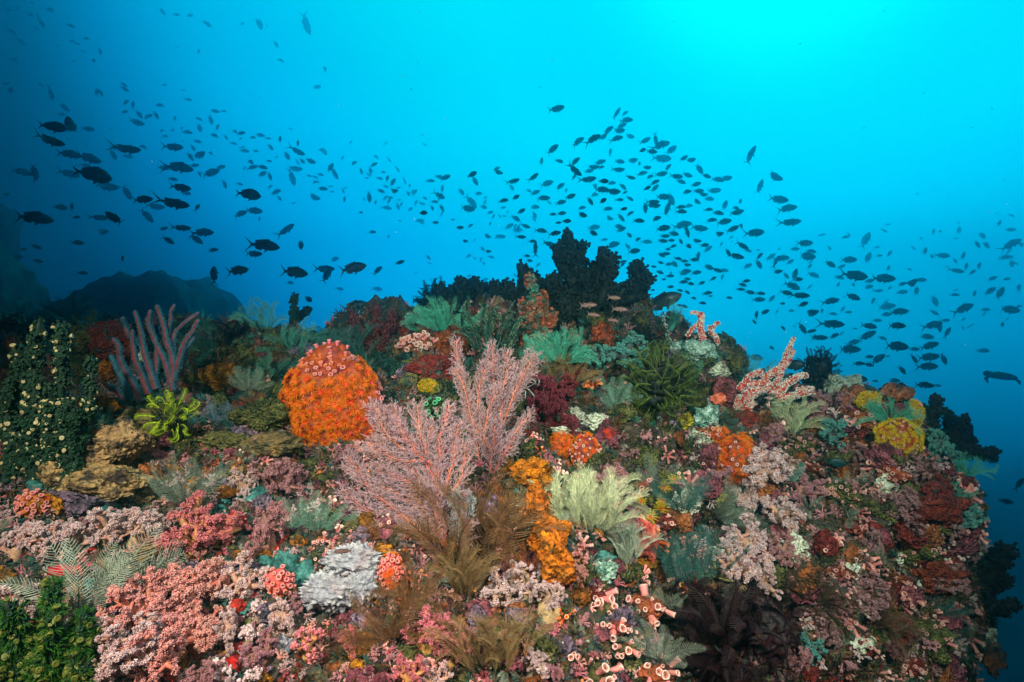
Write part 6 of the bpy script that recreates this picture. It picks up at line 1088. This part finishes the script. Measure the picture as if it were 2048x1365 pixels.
def fill():
    """low living crust between the larger colonies"""
    rng = np.random.RandomState(99)
    def mini(seed, nt, ps, cl, h):
        r = np.random.RandomState(seed); g = G(); V, Fc = ico(1); g.add(V * (.34, .34, .26), Fc, T=0, m=0)
        az = r.uniform(0, 6.28, nt); el = r.uniform(.1, 1.5, nt); D = np.stack([np.cos(az) * np.cos(el), np.sin(az) * np.cos(el), np.sin(el)], -1); L_ = r.uniform(.45, 1, nt)[:, None]
        tubes(g, np.stack([D * .1, D * L_ * .6, D * L_], 1), np.array([[.07, .05, .04]]), 4, T=np.array([[.2, .5, .8]]), tip=False)
        V0 = np.array([(1, 0, 0), (-1, 0, 0), (0, 1, 0), (0, -1, 0), (0, 0, 1), (0, 0, -1)]) * 1.1; F0 = [(4, 0, 2), (4, 2, 1), (4, 1, 3), (4, 3, 0), (5, 2, 0), (5, 1, 2), (5, 3, 1), (5, 0, 3)]; tp = G(); tp.add(V0, F0, T=[.5, 0, .5, 0, .5, 0]); k = 22
        pos = np.repeat(D * L_, k, 0) + unit(r.normal(size=(nt * k, 3))) * cl * r.uniform(.4, 1.1, (nt * k, 1)); g.stamp(tp, frames(pos, r.normal(size=pos.shape), ps * r.uniform(.7, 1.3, len(pos)), r), T=r.uniform(0, .5, len(pos)), m=0); return g
    fl = [mini(i, 15, .040, .12, 0) for i in range(3)]
    tc = []
    for i in range(3):
        r = np.random.RandomState(i); g = G(); V, Fq, T = lathe([(.20, -.1), (.17, .6), (.22, .95), (.24, 1.0), (.19, 1.02), (.13, .8), (.01, .5)], 9, [0, .1, .4, 1, .9, .3, 0]); tb = G(); tb.add(V, Fq, T)
        d = unit(r.normal(size=(7, 3)) * (.8, .8, .3) + (0, 0, .8)); g.stamp(tb, frames(d * (.5, .5, .1), d, r.uniform(.5, .9, 7), r)); tc.append(g)
    ft = []
    for i in range(3):
        r = np.random.RandomState(i + 9); f = feather(13, .30, 55, 35, 0, .016, .010, seed=i, k=7, sides=3); g = G(); n = 7; d = unit(r.normal(size=(n, 3)) * (1, 1, .3) + (0, 0, 1.1)); g.stamp(f, frames(d * 0, d, r.uniform(.7, 1.05, n), r)); ft.append(g)
    cr = []
    for i in range(4):
        V, Fc = ico(3); d = 1 + .5 * fbm(V * 1.6 + i * 7, 3, i) + .16 * fbm(V * 4.5, 2, i + 3, True) + .10 * fbm(V * 9, 2, i + 6); g = G(); g.add(V * d[:, None] * (1, 1, .42), Fc, T=np.clip(.5 + fbm(V * 4, 2, i) * .6, 0, 1)); cr.append(g)
    occ = []; B_ = {}
    tries = 0
    while tries < 11000 and len(occ) < 2700:
        tries += 1; x = rng.uniform(-250, 2040); y = rng.uniform(640, 1480)
        h = BV.ray_cast(Vector((0, 0, 0)), ray(x, y).normalized(), 12)
        if h[0] is None: continue
        p = np.array(h[0]); n_ = np.array(h[1]); n_ = n_ if n_ @ p < 0 else -n_; u = p[1] / F
        s = rng.uniform(10, 24) * (1.15 if x > 1350 else 1); dmin = s * .8
        if any(abs(x - a) < dmin and abs(y - b) < dmin * .8 and (x - a) ** 2 + (y - b) ** 2 < dmin * dmin for a, b in occ): continue
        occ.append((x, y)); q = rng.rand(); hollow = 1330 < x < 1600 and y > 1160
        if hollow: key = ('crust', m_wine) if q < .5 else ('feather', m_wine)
        elif y < 860 and x < 1500: key = ('feather', m_darkteal) if q < .22 else ('feather', m_brown) if q < .36 else ('feather', m_tealdim) if q < .46 else ('soft', m_dim[1]) if q < .58 else ('crust', m_olivec) if q < .74 else ('crust', m_tealc2) if q < .84 else ('crust', m_maroon) if q < .90 else ('tube', m_tubed[0]) if q < .95 else ('crust', m_violet)
        elif x < 640 and y > 960: key = ('soft', m_pinkgrey[1]) if q < .22 else ('soft', m_pink[1]) if q < .44 else ('soft', m_rose[1]) if q < .56 else ('soft', m_dusty[1]) if q < .70 else ('crust', m_red) if q < .72 else ('crust', m_orange2) if q < .76 else ('soft', m_pinkgrey[1]) if q < .86 else ('crust', m_violet) if q < .89 else ('feather', m_grey) if q < .94 else ('crust', m_tealc)
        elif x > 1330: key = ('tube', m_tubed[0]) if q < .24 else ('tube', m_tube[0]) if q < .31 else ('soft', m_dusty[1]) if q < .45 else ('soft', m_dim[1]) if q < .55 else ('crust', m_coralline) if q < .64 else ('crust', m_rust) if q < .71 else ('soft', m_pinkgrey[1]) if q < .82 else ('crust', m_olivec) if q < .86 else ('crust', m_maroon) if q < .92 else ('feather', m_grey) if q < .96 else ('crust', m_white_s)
        else: key = ('soft', m_dusty[1]) if q < .16 else ('soft', m_rose[1]) if q < .26 else ('tube', m_tube[0]) if q < .36 else ('feather', m_brown) if q < .48 else ('feather', m_grey) if q < .56 else ('crust', m_rust) if q < .64 else ('crust', m_orange2) if q < .68 else ('crust', m_olivec) if q < .76 else ('crust', m_coralline) if q < .82 else ('tube', m_tubeo[0]) if q < .88 else ('soft', m_pink[1]) if q < .97 else ('crust', m_violet)
        B_.setdefault((key[0], key[1].name), (key[1], []))[1].append((p, unit(n_ + np.array([0, -.1, .35]) + rng.normal(size=3) * .2), s * u * {'soft': 1.0, 'tube': 1.0, 'feather': 1.5, 'crust': 1.15}[key[0]]))
    for (kd, _), (m, L_) in B_.items():
        g = G(); tl = dict(soft=fl, tube=tc, feather=ft, crust=cr)[kd]
        P = np.array([a[0] for a in L_]); D = np.array([a[1] for a in L_]); Sx = np.array([a[2] for a in L_]); w = rng.randint(len(tl), size=len(L_))
        for j, t in enumerate(tl):
            k = w == j; g.stamp(t, frames(P[k], D[k], Sx[k], rng), T=rng.uniform(-.2, .3, k.sum()))
        nm = dict(soft='soft_coral_turf', tube='tube_coral_turf', feather='hydroid_turf', crust='encrusting_growth')[kd]
        kind(mobj(nm, g.mesh(nm, m)), 'stuff')
m_tealc2 = mat('crust_dark_teal', K_('14302c'), K_('2c5850'), K_('0c1c1a'), ns=22, bump=.9, bs=60, vor=110)
m_tealdim = mat('hydroid_tealdim', K_('2c6c60'), K_('5ca894'), ns=4)
fill()
